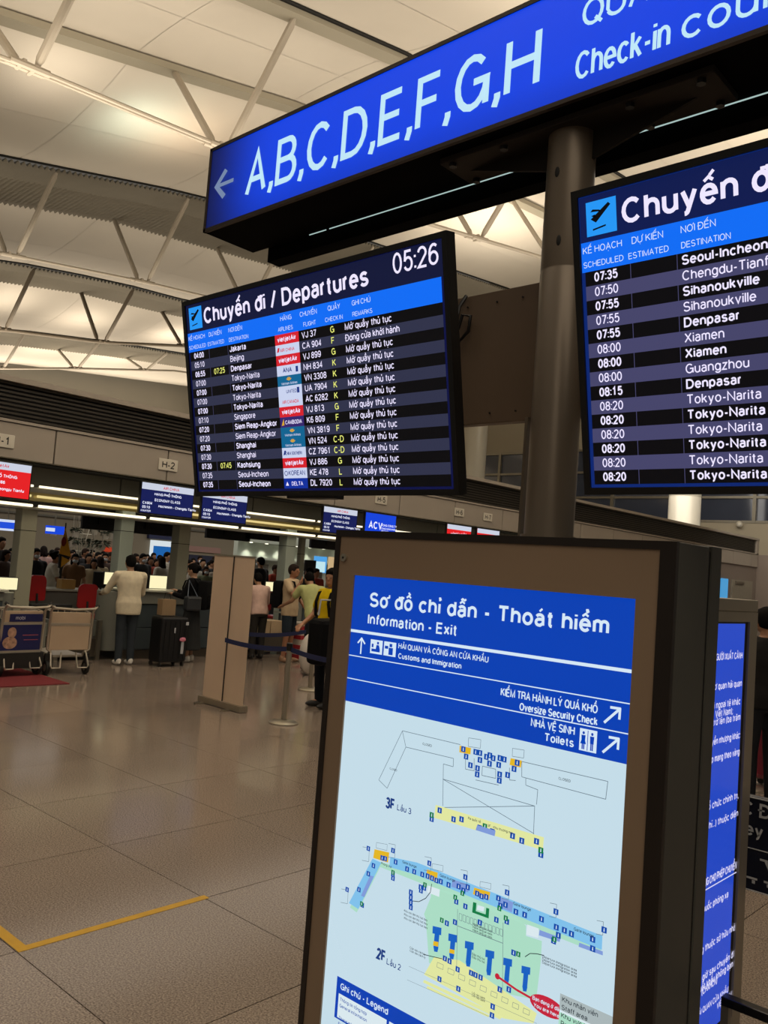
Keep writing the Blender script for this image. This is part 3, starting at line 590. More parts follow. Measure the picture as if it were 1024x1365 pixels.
def board(x0, rows, tilt, lab, left):
    T = math.radians(tilt); up = Vector((0, -math.sin(T), math.cos(T))); rt = Vector((1, 0, 0)); nr = up.cross(rt)*1.0
    if nr.y > 0: nr = -nr
    O = Vector((x0, 1.95, 1.978)); Wb, Hb = (1.3, .752) if left else (1.34, .757)
    o = empty('departures_board', O+rt*Wb/2, lab, 'board', 'departures boards')
    P = lambda u, v, d=0.: O+rt*u+up*v+nr*d
    def slab(mb, u0, u1, v0, v1, d0, d1):
        p = [P(u0, v0, d0), P(u1, v0, d0), P(u1, v1, d0), P(u0, v1, d0), P(u0, v0, d1), P(u1, v0, d1), P(u1, v1, d1), P(u0, v1, d1)]
        return mb.add(p, [(0, 3, 2, 1), (4, 5, 6, 7), (0, 1, 5, 4), (1, 2, 6, 5), (2, 3, 7, 6), (3, 0, 4, 7)])
    slab(MB(), 0, Wb, 0, Hb, -.032, 0).build('housing', m_black, o)
    fr = MB(); slab(fr, 0, Wb, 0, .018, 0, .008); slab(fr, 0, Wb, Hb-.018, Hb, 0, .008); slab(fr, 0, .018, .018, Hb-.018, 0, .008); slab(fr, Wb-.018, Wb, .018, Hb-.018, 0, .008); fr.build('bezel', m_black, o)
    slab(MB(), .018, Wb-.018, .018, Hb-.018, 0, .002).build('screen', m_bscl if left else m_bscr, o)
    L0, L1 = .028, Wb-.03
    slab(MB(), L0-.008, Wb-.02, .628, Hb-.02, .002, .003).build('title_bar', m_hdl if left else m_hd, o)
    slab(MB(), L0-.008, L1, .556, .628, .002, .003).build('heading_band', m_bb, o)
    ic = slab(MB(), .038, .118, .640, .722, .003, .0038).build('takeoff_icon', m_ib, o)
    g = MB()
    for pts in ([(.05, .680), (.098, .712), (.104, .706), (.064, .670)], [(.05, .697), (.056, .697), (.082, .694), (.074, .699), (.056, .703)], [(.052, .688), (.058, .684), (.066, .68), (.062, .69)]): g.poly([P(u, v, .0045) for u, v in pts])
    g.poly([P(.055, .652, .0045), P(.09, .657, .0045), P(.09, .661, .0045), P(.055, .656, .0045)]); g.flat2d = True; g.build('plane_symbol', m_ink, ic)
    X = lambda s, u, v, h, **k: (s, P(u, v, .0042), rt, up, h, k)
    tt = [X('Chuyến đi / Departures', .132, .65, .060, w=.175, width=.855)]
    if left: tt.append(X('05:26', 1.09, .665, .062, w=.12, width=.175))
    lettering(o, tt, m_bt, 'title_lettering')
    hd = [('KẾ HOẠCH', .025, .6, 'SCHEDULED', .025, .566), ('DỰ KIẾN', .155, .6, 'ESTIMATED', .145, .566), ('NƠI ĐẾN', .275, .6, 'DESTINATION', .275, .566), ('HÃNG', .565, .6, 'AIRLINES', .55, .566), ('CHUYẾN', .665, .6, 'FLIGHT', .68, .566), ('QUẦY', .80, .6, 'CHECK IN', .785, .566), ('GHI CHÚ', .91, .6, 'REMARKS', .91, .566)]
    lettering(o, [X(a, u, v, .0165, w=.11, maxw=.108) for a, u, v, b, u2, v2 in hd]+[X(b, u2, v2, .0145, w=.11, maxw=.112) for a, u, v, b, u2, v2 in hd], m_bl, 'heading_lettering')
    rh = (.556-.026)/15
    for i, (t1, t2, ds, lg, fl, ct, rm) in enumerate(rows):
        v0 = .556-(i+1)*rh; r = slab(MB(), L0, L1, v0, v0+rh, .002, .003).build('row', m_row[i % 2+(2 if left else 0)], o); h = .0215 if left else .0225; b = v0+.008; wt = .17 if i % 2 == 0 else .13
        it = [X(t1, .053, b, h, w=wt, width=.062), X(ds, .275, b, h, w=wt)]
        if fl: it += [X(fl, .668, b, h, w=.14), X(rm, .873, b, h, w=.14, maxw=.23)]
        lettering(r, it, m_bt)
        ye = ([X(t2, .172, b, h, w=.14, width=.066)] if t2 else [])+([X(ct, .815, b, h, w=.14, anchor=.5)] if ct else [])
        if ye: lettering(r, ye, m_ty, 'yellow_lettering')
        if i % 2 == 0: d = MB(); slab(d, .148, .1495, v0, v0+rh, .003, .0034); slab(d, .263, .2645, v0, v0+rh, .003, .0034); d.build('divider', m_row[1], r)['kind'] = 'stuff'
        if lg:
            m, s, col = LOGO[lg]; lo = slab(MB(), .53, .652, v0, v0+rh, .003, .0036).build('logo_tile', m, r)
            if lg == 'n':
                q = MB()
                for k in (-2, -1, 0, 1, 2): a = PI/2+k*.5; q.poly([P(.59, v0+.017, .0043), P(.59+.011*math.cos(a-.22), v0+.017+.011*math.sin(a-.22), .0043), P(.59+.016*math.cos(a), v0+.017+.014*math.sin(a), .0043), P(.59+.011*math.cos(a+.22), v0+.017+.011*math.sin(a+.22), .0043)])
                q.flat2d = True; q.build('lotus_mark', m_lgold, lo); lettering(lo, [X(s, .591, v0+.004, .009, w=.14, anchor=.5, maxw=.09)], m_lwhite)
            else:
                u0 = .591 if lg in 'vcms' else .585 if lg == 'a' else .6
                hh = .017 if lg in 'vae' else .014 if lg in 'dk' else .012
                lettering(lo, [X(s, u0, v0+.01, hh, w=.2 if lg in 'va' else .15, anchor=.5, maxw=.112 if lg == 'v' else .085)], {'w': m_bt, 'r': m_lred, 'b': m_lnavy}[col])
                q = MB()
                if lg == 'k': q.poly([P(.538, v0+.006, .0043), P(.552, v0+.008, .0043), P(.55, v0+.03, .0043), P(.544, v0+.02, .0043)]); q.flat2d = True; q.build('temple_mark', m_lgold, lo)
                if lg == 'd': q.poly([P(.540, v0+.010, .0043), P(.556, v0+.010, .0043), P(.548, v0+.024, .0043)]); q.flat2d = True; q.build('triangle_mark', m_bt, lo)
                if lg == 'e': q.add(*(lambda n: ([P(.545+r*math.cos(a*PI/6), v0+.0175+r*math.sin(a*PI/6), .0043) for a in range(13) for r in (.009, .0065)], [(2*j, 2*j+2, 2*j+3, 2*j+1) for j in range(12)]))(0)); q.flat2d = True; q.build('ring_mark', m_lnavy, lo)
                if lg in 'au': q.poly([P(.628, v0+.008, .0043), P(.640, v0+.008, .0043), P(.640, v0+.027, .0043), P(.628, v0+.027, .0043)]); q.flat2d = True; q.build('alliance_mark', m_lnavy, lo)
                if lg in 'cs': q.poly([P(.537, v0+.010, .0043), P(.548, v0+.012, .0043), P(.552, v0+.026, .0043), P(.543, v0+.026, .0043)]); q.flat2d = True; q.build('tail_mark', m_lred if lg == 'c' else m_lnavy, lo)
    MB().box(O.x+Wb/2-.12, O.x+Wb/2+.12, 1.955, 2.0, 1.97, 1.985).build('mount_foot', m_blackm, o)
    return o
board(-2.80, ROWS1, 11.0, 'left departures board showing the clock 05:26 and remarks column', True)
board(-1.095, ROWS2, 12.0, 'right departures board cut off at the picture edge, flights from 07:35', False)

# ------------------------------------------------------------------ information kiosk with the terminal map
KX0, KX1, KY0, KZ = -2.05, -.867, 2.0, 1.868
ks = empty('information_kiosk', (-1.46, 2.15, 0), 'bronze floor-standing information kiosk with a lit terminal map', 'kiosk')
MB().box(KX0, KX1, KY0+.012, KY0+.20, .02, KZ, .003).build('cabinet', m_kside, ks)
MB().box(KX0+.015, KX1-.004, KY0+.2, KY0+.215, .04, KZ-.012).build('rear_groove', m_black, ks)
MB().box(KX0+.004, KX1, KY0+.215, KY0+.285, .02, KZ+.004, .003).build('rear_cover', m_kside, ks)
MB().box(KX0+.05, KX1-.05, KY0+.03, KY0+.26, 0, .02).build('plinth', m_black, ks)
f = MB().box(KX0, KX0+.022, KY0-.004, KY0+.012, .02, KZ).box(KX1-.042, KX1, KY0-.004, KY0+.012, .02, KZ).box(KX0+.022, KX1-.042, KY0-.004, KY0+.012, KZ-.022, KZ); f.build('frame', m_kframe, ks)
px0, px1, pz0, pz1 = KX0+.022, KX1-.042, .05, KZ-.022; sx0, sx1, sz0, sz1 = -1.955, -.968, .12, 1.721
d = MB()
for q in ((px0, sx0, pz0, pz1), (sx1, px1, pz0, pz1), (sx0, sx1, sz1, pz1), (sx0, sx1, pz0, sz0)): d.box(q[0], q[1], KY0, KY0+.012, q[2], q[3])
d.build('door_panel', m_brown, ks)
lk = MB().lathe((-2.004, KY0-.008, 1.776), [(.013, 0), (.013, .008)], 20, 'y'); lk = lk.build('lock', m_steel, ks)
MB().lathe((-2.004, KY0-.0095, 1.776), [(.004, 0), (.004, .002)], 12, 'y').build('keyhole', m_black, lk)
scr = MB().box(sx0, sx1, KY0+.006, KY0+.012, sz0, sz1).build('map_screen', em('map_white', '#c4dce8', 1.0, .15), ks)
m_kblue = em('map_header_blue', '#023fb2', 1.0, .12); m_kwhite = em('map_header_white', '#d4e6f5', 1.0)
LAY = [0.0055]
def kq(x, y): p = onY(x, y, KY0); return (p.x, p.z)
def KP(pts, mat, name, parent, th=.0004):
    LAY[0] -= 0.00004; y = KY0+LAY[0]; m = MB(); m.flat2d = True
    for pl in pts: m.add([(p[0], y, p[1]) for p in pl], [tuple(range(len(pl)))])
    o = m.build(name, mat, parent)
    if len(pts) > 1: o['kind'] = 'stuff'
    return o
def line(a, b, w=.002): 
    a, b = Vector(a), Vector(b); d = (b-a).normalized(); n = Vector((-d.y, d.x))*w/2; return [a+n, b+n, b-n, a-n]
def Z5(x, y): return kq(440+x/2.438, 700+y/2.438)
def Z6(x, y): return kq(440+x/2.438, 960+y/2.438)
def Z7(x, y): return kq(400+x/2.226, 1100+y/2.226)
hz = 1.3125
hb = KP([[(sx0, hz), (sx1, hz), (sx1, sz1), (sx0, sz1)]], m_kblue, 'map_header', ks)
hl = [[(sx0, 1.536), (sx1, 1.536), (sx1, 1.545), (sx0, 1.545)]]+[[(sx0, z), (sx1, z), (sx1, z+.003), (sx0, z+.003)] for z in (1.459, 1.385)]
KP(hl, m_kwhite, 'rule_lines', hb)
KT = lambda s, x, y, h, x1=None, **k: (s, (kq(x, y)[0], KY0+.0030, kq(x, y)[1]), (1, 0, 0), (0, 0, 1), h, dict(k, **({'width': kq(x1, y)[0]-kq(x, y)[0]} if x1 else {})))
lettering(hb, [('Sơ đồ chỉ dẫn - Thoát hiểm', (kq(491, 813)[0], KY0+.003, 1.624), (1, 0, 0), (0, 0, 1), .047, dict(width=kq(811, 848)[0]-kq(491, 813)[0], w=.18)),
               ('Information - Exit', (kq(489, 834)[0], KY0+.003, 1.568), (1, 0, 0), (0, 0, 1), .034, dict(width=kq(608, 849)[0]-kq(489, 834)[0], w=.17)),
               ('HẢI QUAN VÀ CÔNG AN CỬA KHẨU', (kq(530, 867)[0], KY0+.003, 1.506), (1, 0, 0), (0, 0, 1), .018, dict(width=kq(650, 885)[0]-kq(530, 867)[0], w=.15)),
               ('Customs and Immigration', (kq(530, 877)[0], KY0+.003, 1.476), (1, 0, 0), (0, 0, 1), .017, dict(width=kq(614, 892)[0]-kq(530, 877)[0], w=.17)),
               ('KIỂM TRA HÀNH LÝ QUÁ KHỔ', (kq(796, 946)[0], KY0+.003, 1.422), (1, 0, 0), (0, 0, 1), .022, dict(width=kq(796, 946)[0]-kq(667, 922)[0], w=.15, anchor=1)),
               ('Oversize Security Check', (kq(796, 960)[0], KY0+.003, 1.392), (1, 0, 0), (0, 0, 1), .021, dict(width=kq(796, 960)[0]-kq(692, 942)[0], w=.17, anchor=1)),
               ('NHÀ VỆ SINH', (kq(765, 982)[0], KY0+.003, 1.356), (1, 0, 0), (0, 0, 1), .022, dict(width=kq(765, 982)[0]-kq(707, 967)[0], w=.15, anchor=1)),
               ('Toilets', (kq(764, 996)[0], KY0+.003, 1.325), (1, 0, 0), (0, 0, 1), .022, dict(w=.17, anchor=1))], m_kwhite)
def arrow(cx, cz, s, ang, name='arrow'):
    ca, sa = math.cos(ang), math.sin(ang); R2 = lambda x, z: (cx+(x*ca-z*sa)*s, cz+(x*sa+z*ca)*s)
    pl = [line(R2(0, -1), R2(0, .95), s*.22), line(R2(-.62, .3), R2(.05, 1), s*.22), line(R2(.62, .3), R2(-.05, 1), s*.22)]
    KP(pl, m_kwhite, name, hb)
p = kq(480, 861); arrow(p[0], p[1], .026, 0)
for q in ((815, 954), (813, 994)): p = kq(*q); arrow(p[0], p[1], .03, -PI/4)
def picto(x0, x1, z0, z1, shapes, name):
    o = KP([[(x0, z0), (x1, z0), (x1, z1), (x0, z1)]], m_kwhite, name, hb); w, h = x1-x0, z1-z0
    m = MB(); m.flat2d = True
    for sh in shapes: m.add([(x0+u*w, KY0+.0028, z0+v*h) for u, v in sh], [tuple(range(len(sh)))])
    m.build('symbol', m_kblue, o)
def man_s(cx, s=.5, skirt=False):
    o = [[(cx+.07*math.cos(a*PI/4), .82+.07*math.sin(a*PI/4)) for a in range(8)], [(cx-.1, .38), (cx+.1, .38), (cx+.12, .72), (cx-.12, .72)], [(cx-.08, .08), (cx-.01, .08), (cx-.01, .4), (cx-.08, .4)], [(cx+.01, .08), (cx+.08, .08), (cx+.08, .4), (cx+.01, .4)]]
    if skirt: o.append([(cx-.17, .32), (cx+.17, .32), (cx+.06, .6), (cx-.06, .6)])
    return o
a = kq(492, 866); b = kq(508, 868)
picto(a[0], b[0], 1.478, 1.522, [[(.15, .15), (.85, .15), (.85, .35), (.15, .35)], [(.5, .35), (.85, .35), (.75, .65), (.55, .65)], [(.58, .7), (.74, .7), (.74, .88), (.58, .88)], [(.15, .45), (.3, .45), (.3, .7), (.15, .7)]], 'customs_icon')
a = kq(510, 868); b = kq(526, 871)
picto(a[0], b[0], 1.478, 1.522, [[(.45, .1), (.8, .1), (.8, .6), (.45, .6)], [(.5, .65), (.72, .65), (.72, .88), (.5, .88)], [(.12, .5), (.4, .5), (.4, .7), (.12, .7)]], 'immigration_icon')
a = kq(771, 990); b = kq(794, 996)
picto(a[0], b[0], 1.322, 1.378, man_s(.25, skirt=True)+man_s(.75)+[[(.48, .05), (.52, .05), (.52, .95), (.48, .95)]], 'toilet_icon')
# --- the plans themselves
m_gl = em('map_line_grey', '#6c7f8e', .8); m_ye = em('map_yellow', '#e0e6a0', 1.0); m_ora = em('map_orange', '#e2b624', 1.0); m_lb = em('map_light_blue', '#7fc0ea', 1.0); m_gr = em('map_green', '#aadcc4', 1.0); m_dg = em('map_dark_green', '#0b7a45', 1.0); m_ic = em('map_icon_blue', '#0c4aa8', 1.0); m_pu = em('map_lilac', '#7f9ad8', 1.0); m_rd = em('map_red', '#c3223a', 1.0); m_db = em('map_block_blue', '#1560c0', 1.0); m_gy = em('map_grey', '#a9b6b8', 1.0); m_mt = em('map_text_dark', '#26323e', .8)
def outl(pts, w=.0016, closed=False): 
    q = pts+([pts[0]] if closed else []); return [line(a, b, w) for a, b in zip(q, q[1:])]
U = empty('upper_floor_plan', (0, 0, 0)); U.parent = ks; U.location = Vector((0, 0, 0))
up_ = lambda l: [Z6(*p) for p in l]
ln = outl(up_([(420, 80), (232, 35), (155, 195), (182, 222), (243, 88), (398, 125), (397, 152), (365, 143), (363, 280)]))+outl(up_([(232, 37), (243, 88)]))+outl(up_([(620, 135), (900, 200), (893, 258), (620, 185), (620, 135)]))
ln += outl(up_([(633, 190), (633, 212), (672, 227), (668, 275)]))+outl(up_([(363, 192), (660, 370)]))+outl(up_([(363, 192), (662, 280), (345, 285)]))+outl(up_([(662, 280), (658, 372)]))
ln += outl(up_([(437, 110), (437, 160), (465, 165), (465, 125)]))+outl(up_([(492, 150), (490, 180), (535, 190), (535, 160)]), closed=True)+outl(up_([(470, 195), (545, 212)]))+outl(up_([(580, 155), (580, 195), (600, 197)]))
for q in ((447, 58, 40, 28), (590, 92, 38, 26)): x, y, w, h = q; ln += outl(up_([(x, y), (x+w, y+6), (x+w-2, y+6+h), (x-1, y+h)]), .0012, True)
KP(ln, m_gl, 'outline', ks)['kind'] = 'stuff'
KP([up_([(418, 83), (455, 91), (453, 112), (417, 105)]), up_([(584, 124), (620, 132), (617, 155), (580, 146)])], m_ora, 'orange_areas', ks)
KP([up_([(340, 276), (692, 382), (689, 424), (335, 318)])], m_ye, 'yellow_concourse', ks)
def icons(Zf, lst, s, mat, name, d=0):
    pl = []; gl = []
    for x, y in lst:
        c = Zf(x, y); pl.append([(c[0]-s, c[1]-s), (c[0]+s, c[1]-s), (c[0]+s, c[1]+s), (c[0]-s, c[1]+s)]); k = s*.22
        gl.append([(c[0]-k, c[1]-s*.6), (c[0]+k, c[1]-s*.6), (c[0]+k*.6, c[1]+s*.6), (c[0]-k*.6, c[1]+s*.6)])
    o = KP(pl, mat, name, ks); o['kind'] = 'stuff'; KP(gl, m_kwhite, 'icon_marks', o)['kind'] = 'stuff'
icons(Z6, [(430, 95), (470, 104), (484, 107), (439, 119), (484, 130), (505, 120), (516, 115), (527, 124), (549, 124), (563, 128), (515, 142), (545, 146), (453, 147), (476, 157), (475, 177), (548, 177), (574, 179), (547, 197), (605, 139), (595, 159), (353, 294), (424, 323), (398, 323), (483, 351), (500, 358), (524, 363), (590, 377), (620, 393), (668, 395), (327, 322), (682, 438)], .0078, m_ic, 'facility_icons')
icons(Z6, [(327, 309), (500, 346), (682, 424)], .0075, m_dg, 'exit_icons')
KP([up_([(475, 342), (535, 360), (532, 378), (470, 358)])], m_pu, 'lilac_area', ks)
D = lambda l: [Z7(*p) for p in l]
KP([D([(388, 188), (470, 205), (560, 235), (640, 275), (668, 300), (668, 330), (715, 345), (712, 404), (698, 520), (600, 500), (380, 410), (370, 280), (365, 265), (385, 215)]), D([(235, 110), (265, 118), (890, 360), (890, 385), (262, 136), (235, 125), (180, 235), (165, 260), (145, 245), (220, 108)])], m_gr, 'green_zone', ks)
KP([D([(265, 95), (345, 112), (895, 330), (893, 372), (340, 148), (262, 125)]), D([(212, 100), (238, 112), (170, 250), (142, 232)])], m_lb, 'lounge_strip', ks)
KP([D([(218, 72), (262, 82), (258, 112), (214, 98)]), D([(374, 132), (406, 142), (403, 170), (370, 158)]), D([(514, 186), (562, 200), (558, 222), (510, 206)])], m_ora, 'orange_gates', ks)
KP([D([(450, 162), (500, 178), (496, 200), (446, 184)]), D([(588, 212), (630, 230), (626, 260), (584, 242)]), D([(708, 312), (770, 335), (768, 348), (706, 328)]), D([(826, 350), (896, 376), (896, 388), (824, 362)]), D([(205, 150), (216, 153), (188, 215), (178, 210)])], m_pu, 'lilac_strips', ks)
KP([D([(395, 392), (470, 402), (700, 560), (690, 590), (600, 575), (365, 445)]), D([(365, 460), (600, 570), (590, 578), (362, 468)]), D([(375, 478), (560, 566), (556, 572), (372, 486)])], m_ye, 'landside_strip', ks)
m_mw = em('map_pale_white', '#d9e8ee', 1.0)
KP([D([(672, 296), (706, 308), (704, 336), (668, 326)]), D([(378, 180), (412, 192), (410, 214), (374, 200)]), D([(524, 238), (544, 244), (542, 258), (522, 252)])], m_mw, 'white_boxes', ks)
blk = []
for x, y in ((403, 300), (450, 322), (499, 344), (560, 370), (613, 394), (667, 418)):
    h = 70; blk += [D([(x-12, y), (x+14, y+6), (x+13, y+28), (x-13, y+22)]), D([(x-6, y+20), (x+8, y+24), (x+4, y+h), (x-10, y+h-5)]), D([(x-10, y+h-10), (x+5, y+h-6), (x+2, y+h+8), (x-8, y+h+6)])]
KP(blk, m_db, 'check_in_islands', ks)
KP([D([(393, 345), (408, 348), (407, 362), (392, 358)]), D([(441, 368), (456, 372), (455, 384), (440, 380)])], m_ora, 'island_bands', ks)
KP([D([(511, 229), (521, 232), (519, 256), (548, 266), (550, 246), (559, 249), (557, 278), (508, 260)])], m_dg, 'green_bracket', ks)
gl = []
for x in range(470, 600, 11): gl += outl(D([(x, 262+(x-470)*.38), (x+8, 266+(x-470)*.38), (x+7, 286+(x-470)*.38), (x-1, 281+(x-470)*.38)]), .0011, True)
gl += outl(D([(465, 300), (600, 352)]))+outl(D([(600, 290), (598, 500)]), .0012)+outl(D([(465, 250), (462, 420)]), .0012)+outl(D([(320, 420), (700, 590)]), .0008)+outl(D([(315, 460), (560, 570)]), .0008)
for x, y in ((187, 65), (264, 55), (371, 94), (478, 133), (602, 178), (743, 232), (882, 284), (124, 190)): gl += outl(D([(x-4, y), (x+16, y+4), (x+14, y+44), (x-6, y+40)]), .0012)
for x, y in ((238, 52), (404, 115), (546, 168)): gl += outl(D([(x-14, y), (x+18, y+6), (x+17, y+24), (x-15, y+16)]), .001, True)
for k in range(9): gl += outl(D([(405+k*32, 408+k*17), (423+k*32, 416+k*17), (421+k*32, 430+k*17), (403+k*32, 422+k*17)]), .001, True)
KP(gl, m_gl, 'thin_outlines', ks)['kind'] = 'stuff'
cv = [Z7(*p) for p in ((388, 175), (384, 200), (370, 218), (350, 228), (332, 226))]; cv2 = [Z7(*p) for p in ((665, 392), (680, 382), (700, 383), (722, 388))]; cv3 = [Z7(*p) for p in ((362, 384), (385, 390), (420, 398))]
KP(outl(cv, .002)+outl(cv2, .002)+outl(cv3, .002), m_mt, 'pointer_lines', ks)
icons(Z7, [(200, 70), (273, 76), (381, 114), (488, 155), (612, 201), (757, 258), (900, 312), (137, 192), (215, 121), (200, 145), (172, 192), (241, 98), (250, 100), (281, 110), (315, 131), (336, 139), (360, 147), (376, 152), (389, 158), (402, 165), (415, 168), (438, 178), (468, 183), (482, 195), (495, 185), (523, 204), (536, 212), (550, 214), (586, 218), (592, 240), (607, 237), (638, 258), (664, 267), (714, 280), (758, 304), (782, 313), (803, 324), (866, 340), (764, 328), (273, 158), (273, 146), (355, 185), (366, 187), (356, 195), (326, 200), (326, 215), (326, 230), (326, 245), (461, 228), (488, 242), (531, 290), (580, 282), (611, 287), (750, 345), (866, 368), (182, 238), (433, 292), (457, 289), (631, 380), (427, 397), (441, 405), (465, 429), (411, 458), (467, 487), (505, 440), (518, 446), (533, 453), (590, 489), (617, 489), (569, 540), (567, 566), (243, 575)], .0072, m_ic, 'facility_icons')
icons(Z7, [(180, 234), (273, 141), (458, 215), (479, 203), (589, 248), (608, 277), (752, 340), (418, 283), (645, 384), (368, 178)], .0065, m_dg, 'exit_icons')
KP(outl(D([(583, 450), (640, 490), (705, 527)]), .006)+[[(Z7(583, 450)[0]+.008*math.cos(a*PI/5), Z7(583, 450)[1]+.008*math.sin(a*PI/5)) for a in range(10)]], m_rd, 'you_are_here_line', ks)
c = Z7(731, 540); rd = KP([[(c[0]+.052*math.cos(a*PI/12), c[1]+.024*math.sin(a*PI/12)) for a in range(24)]], m_rd, 'you_are_here_badge', ks)
lettering(rd, [('Bạn đang ở đây', (c[0], KY0+.0008, c[1]+.003), (1, 0, 0), (0, 0, 1), .010, dict(anchor=.5, w=.16, maxw=.085)), ('You are here', (c[0], KY0+.0008, c[1]-.013), (1, 0, 0), (0, 0, 1), .010, dict(anchor=.5, w=.16, maxw=.08))], m_kwhite)
T = lambda s, Zf, x, y, h, **k: (s, (Zf(x, y)[0], KY0+.001, Zf(x, y)[1]), (1, 0, 0), (0, 0, 1), h, dict(w=.14, **k))
lettering(ks, [('3F', (Z6(180, 285)[0], KY0+.001, Z6(180, 285)[1]), (1, 0, 0), (0, 0, 1), .034, dict(w=.2, width=.036)), T('Lầu 3', Z6, 217, 292, .018), ('2F', (Z7(226, 396)[0], KY0+.001, Z7(226, 396)[1]), (1, 0, 0), (0, 0, 1), .034, dict(w=.2, width=.036)), T('Lầu 2', Z7, 256, 412, .018)], em('map_floor_name', '#1c3f86', .9), 'floor_names')
tl = [T('Ra quốc tế', Z6, 448, 322, .007), T('3F - Khu thương mại', Z6, 512, 346, .007), T('CLOSED', Z6, 300, 80, .007), T('CLOSED', Z6, 742, 193, .007), T('CLOSED', Z6, 193, 160, .006), T('Gate lounge', Z7, 303, 112, .008), T('Gate lounge', Z7, 414, 152, .008), T('Gate lounge', Z7, 632, 236, .008), T('Gate lounge', Z7, 812, 312, .008), T('Phòng chờ', Z7, 240, 116, .007)]
for k in range(3): tl += [T('Khu vực làm thủ tục bay', Z7, 308, 256+k*11, .0065, maxw=.09), T('Hành lang an ninh', Z7, 512, 296+k*9, .0065, maxw=.09), T('Departure immigration area', Z7, 718, 392+k*9, .0065, maxw=.12)]
for k in range(2): tl += [T('Cửa vào cách ly', Z7, 325, 366+k*9, .0065, maxw=.06), T('Đảo thủ tục', Z7, 510, 385+k*9, .0065, maxw=.05), T('Lối vào sảnh', Z7, 510, 500+k*8, .006, maxw=.05)]
lettering(ks, tl, m_mt, 'plan_lettering')
# legend boxes
lg = KP([[ (Z7(108, 448)[0], .34), (Z7(108, 448)[0]+.42, .34), (Z7(108, 448)[0]+.42, Z7(108, 448)[1]), (Z7(108, 448)[0], Z7(108, 448)[1])]], m_kblue, 'legend', ks)
lx, lz = Z7(108, 448); KP([[(lx+.012, .345), (lx+.215, .345), (lx+.215, lz-.048), (lx+.012, lz-.048)], [(lx+.225, .345), (lx+.41, .345), (lx+.41, lz-.048), (lx+.225, lz-.048)]], m_mw, 'legend_fields', lg)
lettering(lg, [('Ghi chú - Legend', (lx+.02, KY0+.001, lz-.032), (1, 0, 0), (0, 0, 1), .02, dict(w=.16))], m_kwhite)
lettering(lg, [(s, (lx+.022, KY0+.001, lz-.066-k*.0185), (1, 0, 0), (0, 0, 1), .0105, dict(w=.14)) for k, s in enumerate(('Thông tin tổng hợp', 'General information', '', 'Thang máy', 'Elevator', '', 'Thang bộ'))], m_ic, 'legend_lettering')
sx, sz = Z7(770, 500); sa = KP([[(sx, sz-.16), (sx+.175, sz-.16), (sx+.175, sz), (sx, sz)]], m_mw, 'area_legend', ks); KP([[(sx, sz-.04), (sx+.175, sz-.04), (sx+.175, sz), (sx, sz)]], m_gy, 'grey_field', sa); KP([[(sx, sz-.085), (sx+.175, sz-.085), (sx+.175, sz-.045), (sx, sz-.045)]], m_gr, 'green_field', sa); KP([[(sx, sz-.13), (sx+.175, sz-.13), (sx+.175, sz-.09), (sx, sz-.09)]], m_ye, 'yellow_field', sa)
lettering(sa, [(s, (sx+.008, KY0+.0008, sz-.016-k*.0195), (1, 0, 0), (0, 0, 1), .0125, dict(w=.14)) for k, s in enumerate(('Khu nhân viên', 'Staff area', 'Khu vực hành khách', 'Passenger free area', 'Khu hạn chế'))], m_mt)
bpy.data.objects.remove(U)


# ------------------------------------------------------------------ blue notice totem behind the kiosk, rail, trolley sign
m_alu = pm('satin_aluminium', '#a39a88', .4, .6, .04, 3)
tt = empty('notice_totem', (-1.14, 2.83, 0), 'blue lit notice totem with white text behind the kiosk', 'totem')
MB().box(-1.2, -1.112, 2.40, 3.275, .0, 1.69, .004).build('cabinet', m_alu, tt); MB().box(-1.205, -1.105, 2.39, 3.29, 1.69, 1.735, .004).build('cap', m_alu, tt)
f = MB().box(-1.112, -1.1, 2.40, 2.45, 0, 1.69).box(-1.112, -1.1, 3.195, 3.275, 0, 1.69).box(-1.112, -1.1, 2.45, 3.195, 1.655, 1.69).box(-1.112, -1.1, 2.45, 3.195, 0, .27); f.build('frame', m_alu, tt)
MB().box(-1.112, -1.108, 2.45, 3.195, .27, 1.655).build('screen_bezel', m_black, tt)
sc = MB().box(-1.108, -1.106, 2.455, 3.165, .285, 1.648).build('screen', em('totem_screen_blue', '#2348c4', .95, .2), tt)
TL = [('ĐỐI VỚI NGƯỜI XUẤT CẢNH', 990, 878, .03), ('khai báo với cơ quan hải quan', 989, 915, .031), ('tiền mặt các loại ngoại tệ khác', 987, 939, .031), ('đồng Việt Nam);', 977, 952, .031), ('gram trở lên (ba trăm', 987, 960, .031), ('công cụ chuyển nhượng khác:', 987, 984, .031),
      ('không được phép mang theo vàng', 986, 1006, .031), ('của tổ chức chính trị,', 984.5, 1064, .031), ('(sách, tạp chí...) thuộc diện', 984, 1088, .031), ('KHÔNG CHO PHÉP CHUYỂN', 982, 1158, .034), ('chất thuốc phóng xạ', 971, 1196, .031), ('giao thông thuộc sở hữu nhà', 980, 1240, .031),
      ('trước giờ sau chuyến đi', 978, 1276, .031), ('xuất khẩu không bạn', 977, 1289, .031), ('(CHXHCN)', 956, 1311, .031), ('HẢI QUAN CỬA KHẨU', 971, 1322, .026), ('VIỆT NAM', 975, 1329, .026)]
its = []
for s, x, y, h in TL:
    p = onX(x, y, -1.105); its.append((s, (-1.105, p.y, p.z), (0, 1, 0), (0, 0, 1), h*.8, dict(anchor=1, w=.17, width=len(s)*.0165)))
lettering(sc, its, em('totem_text', '#d5d3f2', 1.0))
u = onX(982, 1161, -1.105); MB().box(-1.106, -1.105, u.y-.45, u.y, u.z-.006, u.z-.003).build('underline', _M['totem_text'], sc)
rl = empty('floor_rail', (-.3, 2.42, 0), 'black glossy rail at the lower right corner beside the kiosk', 'rail')
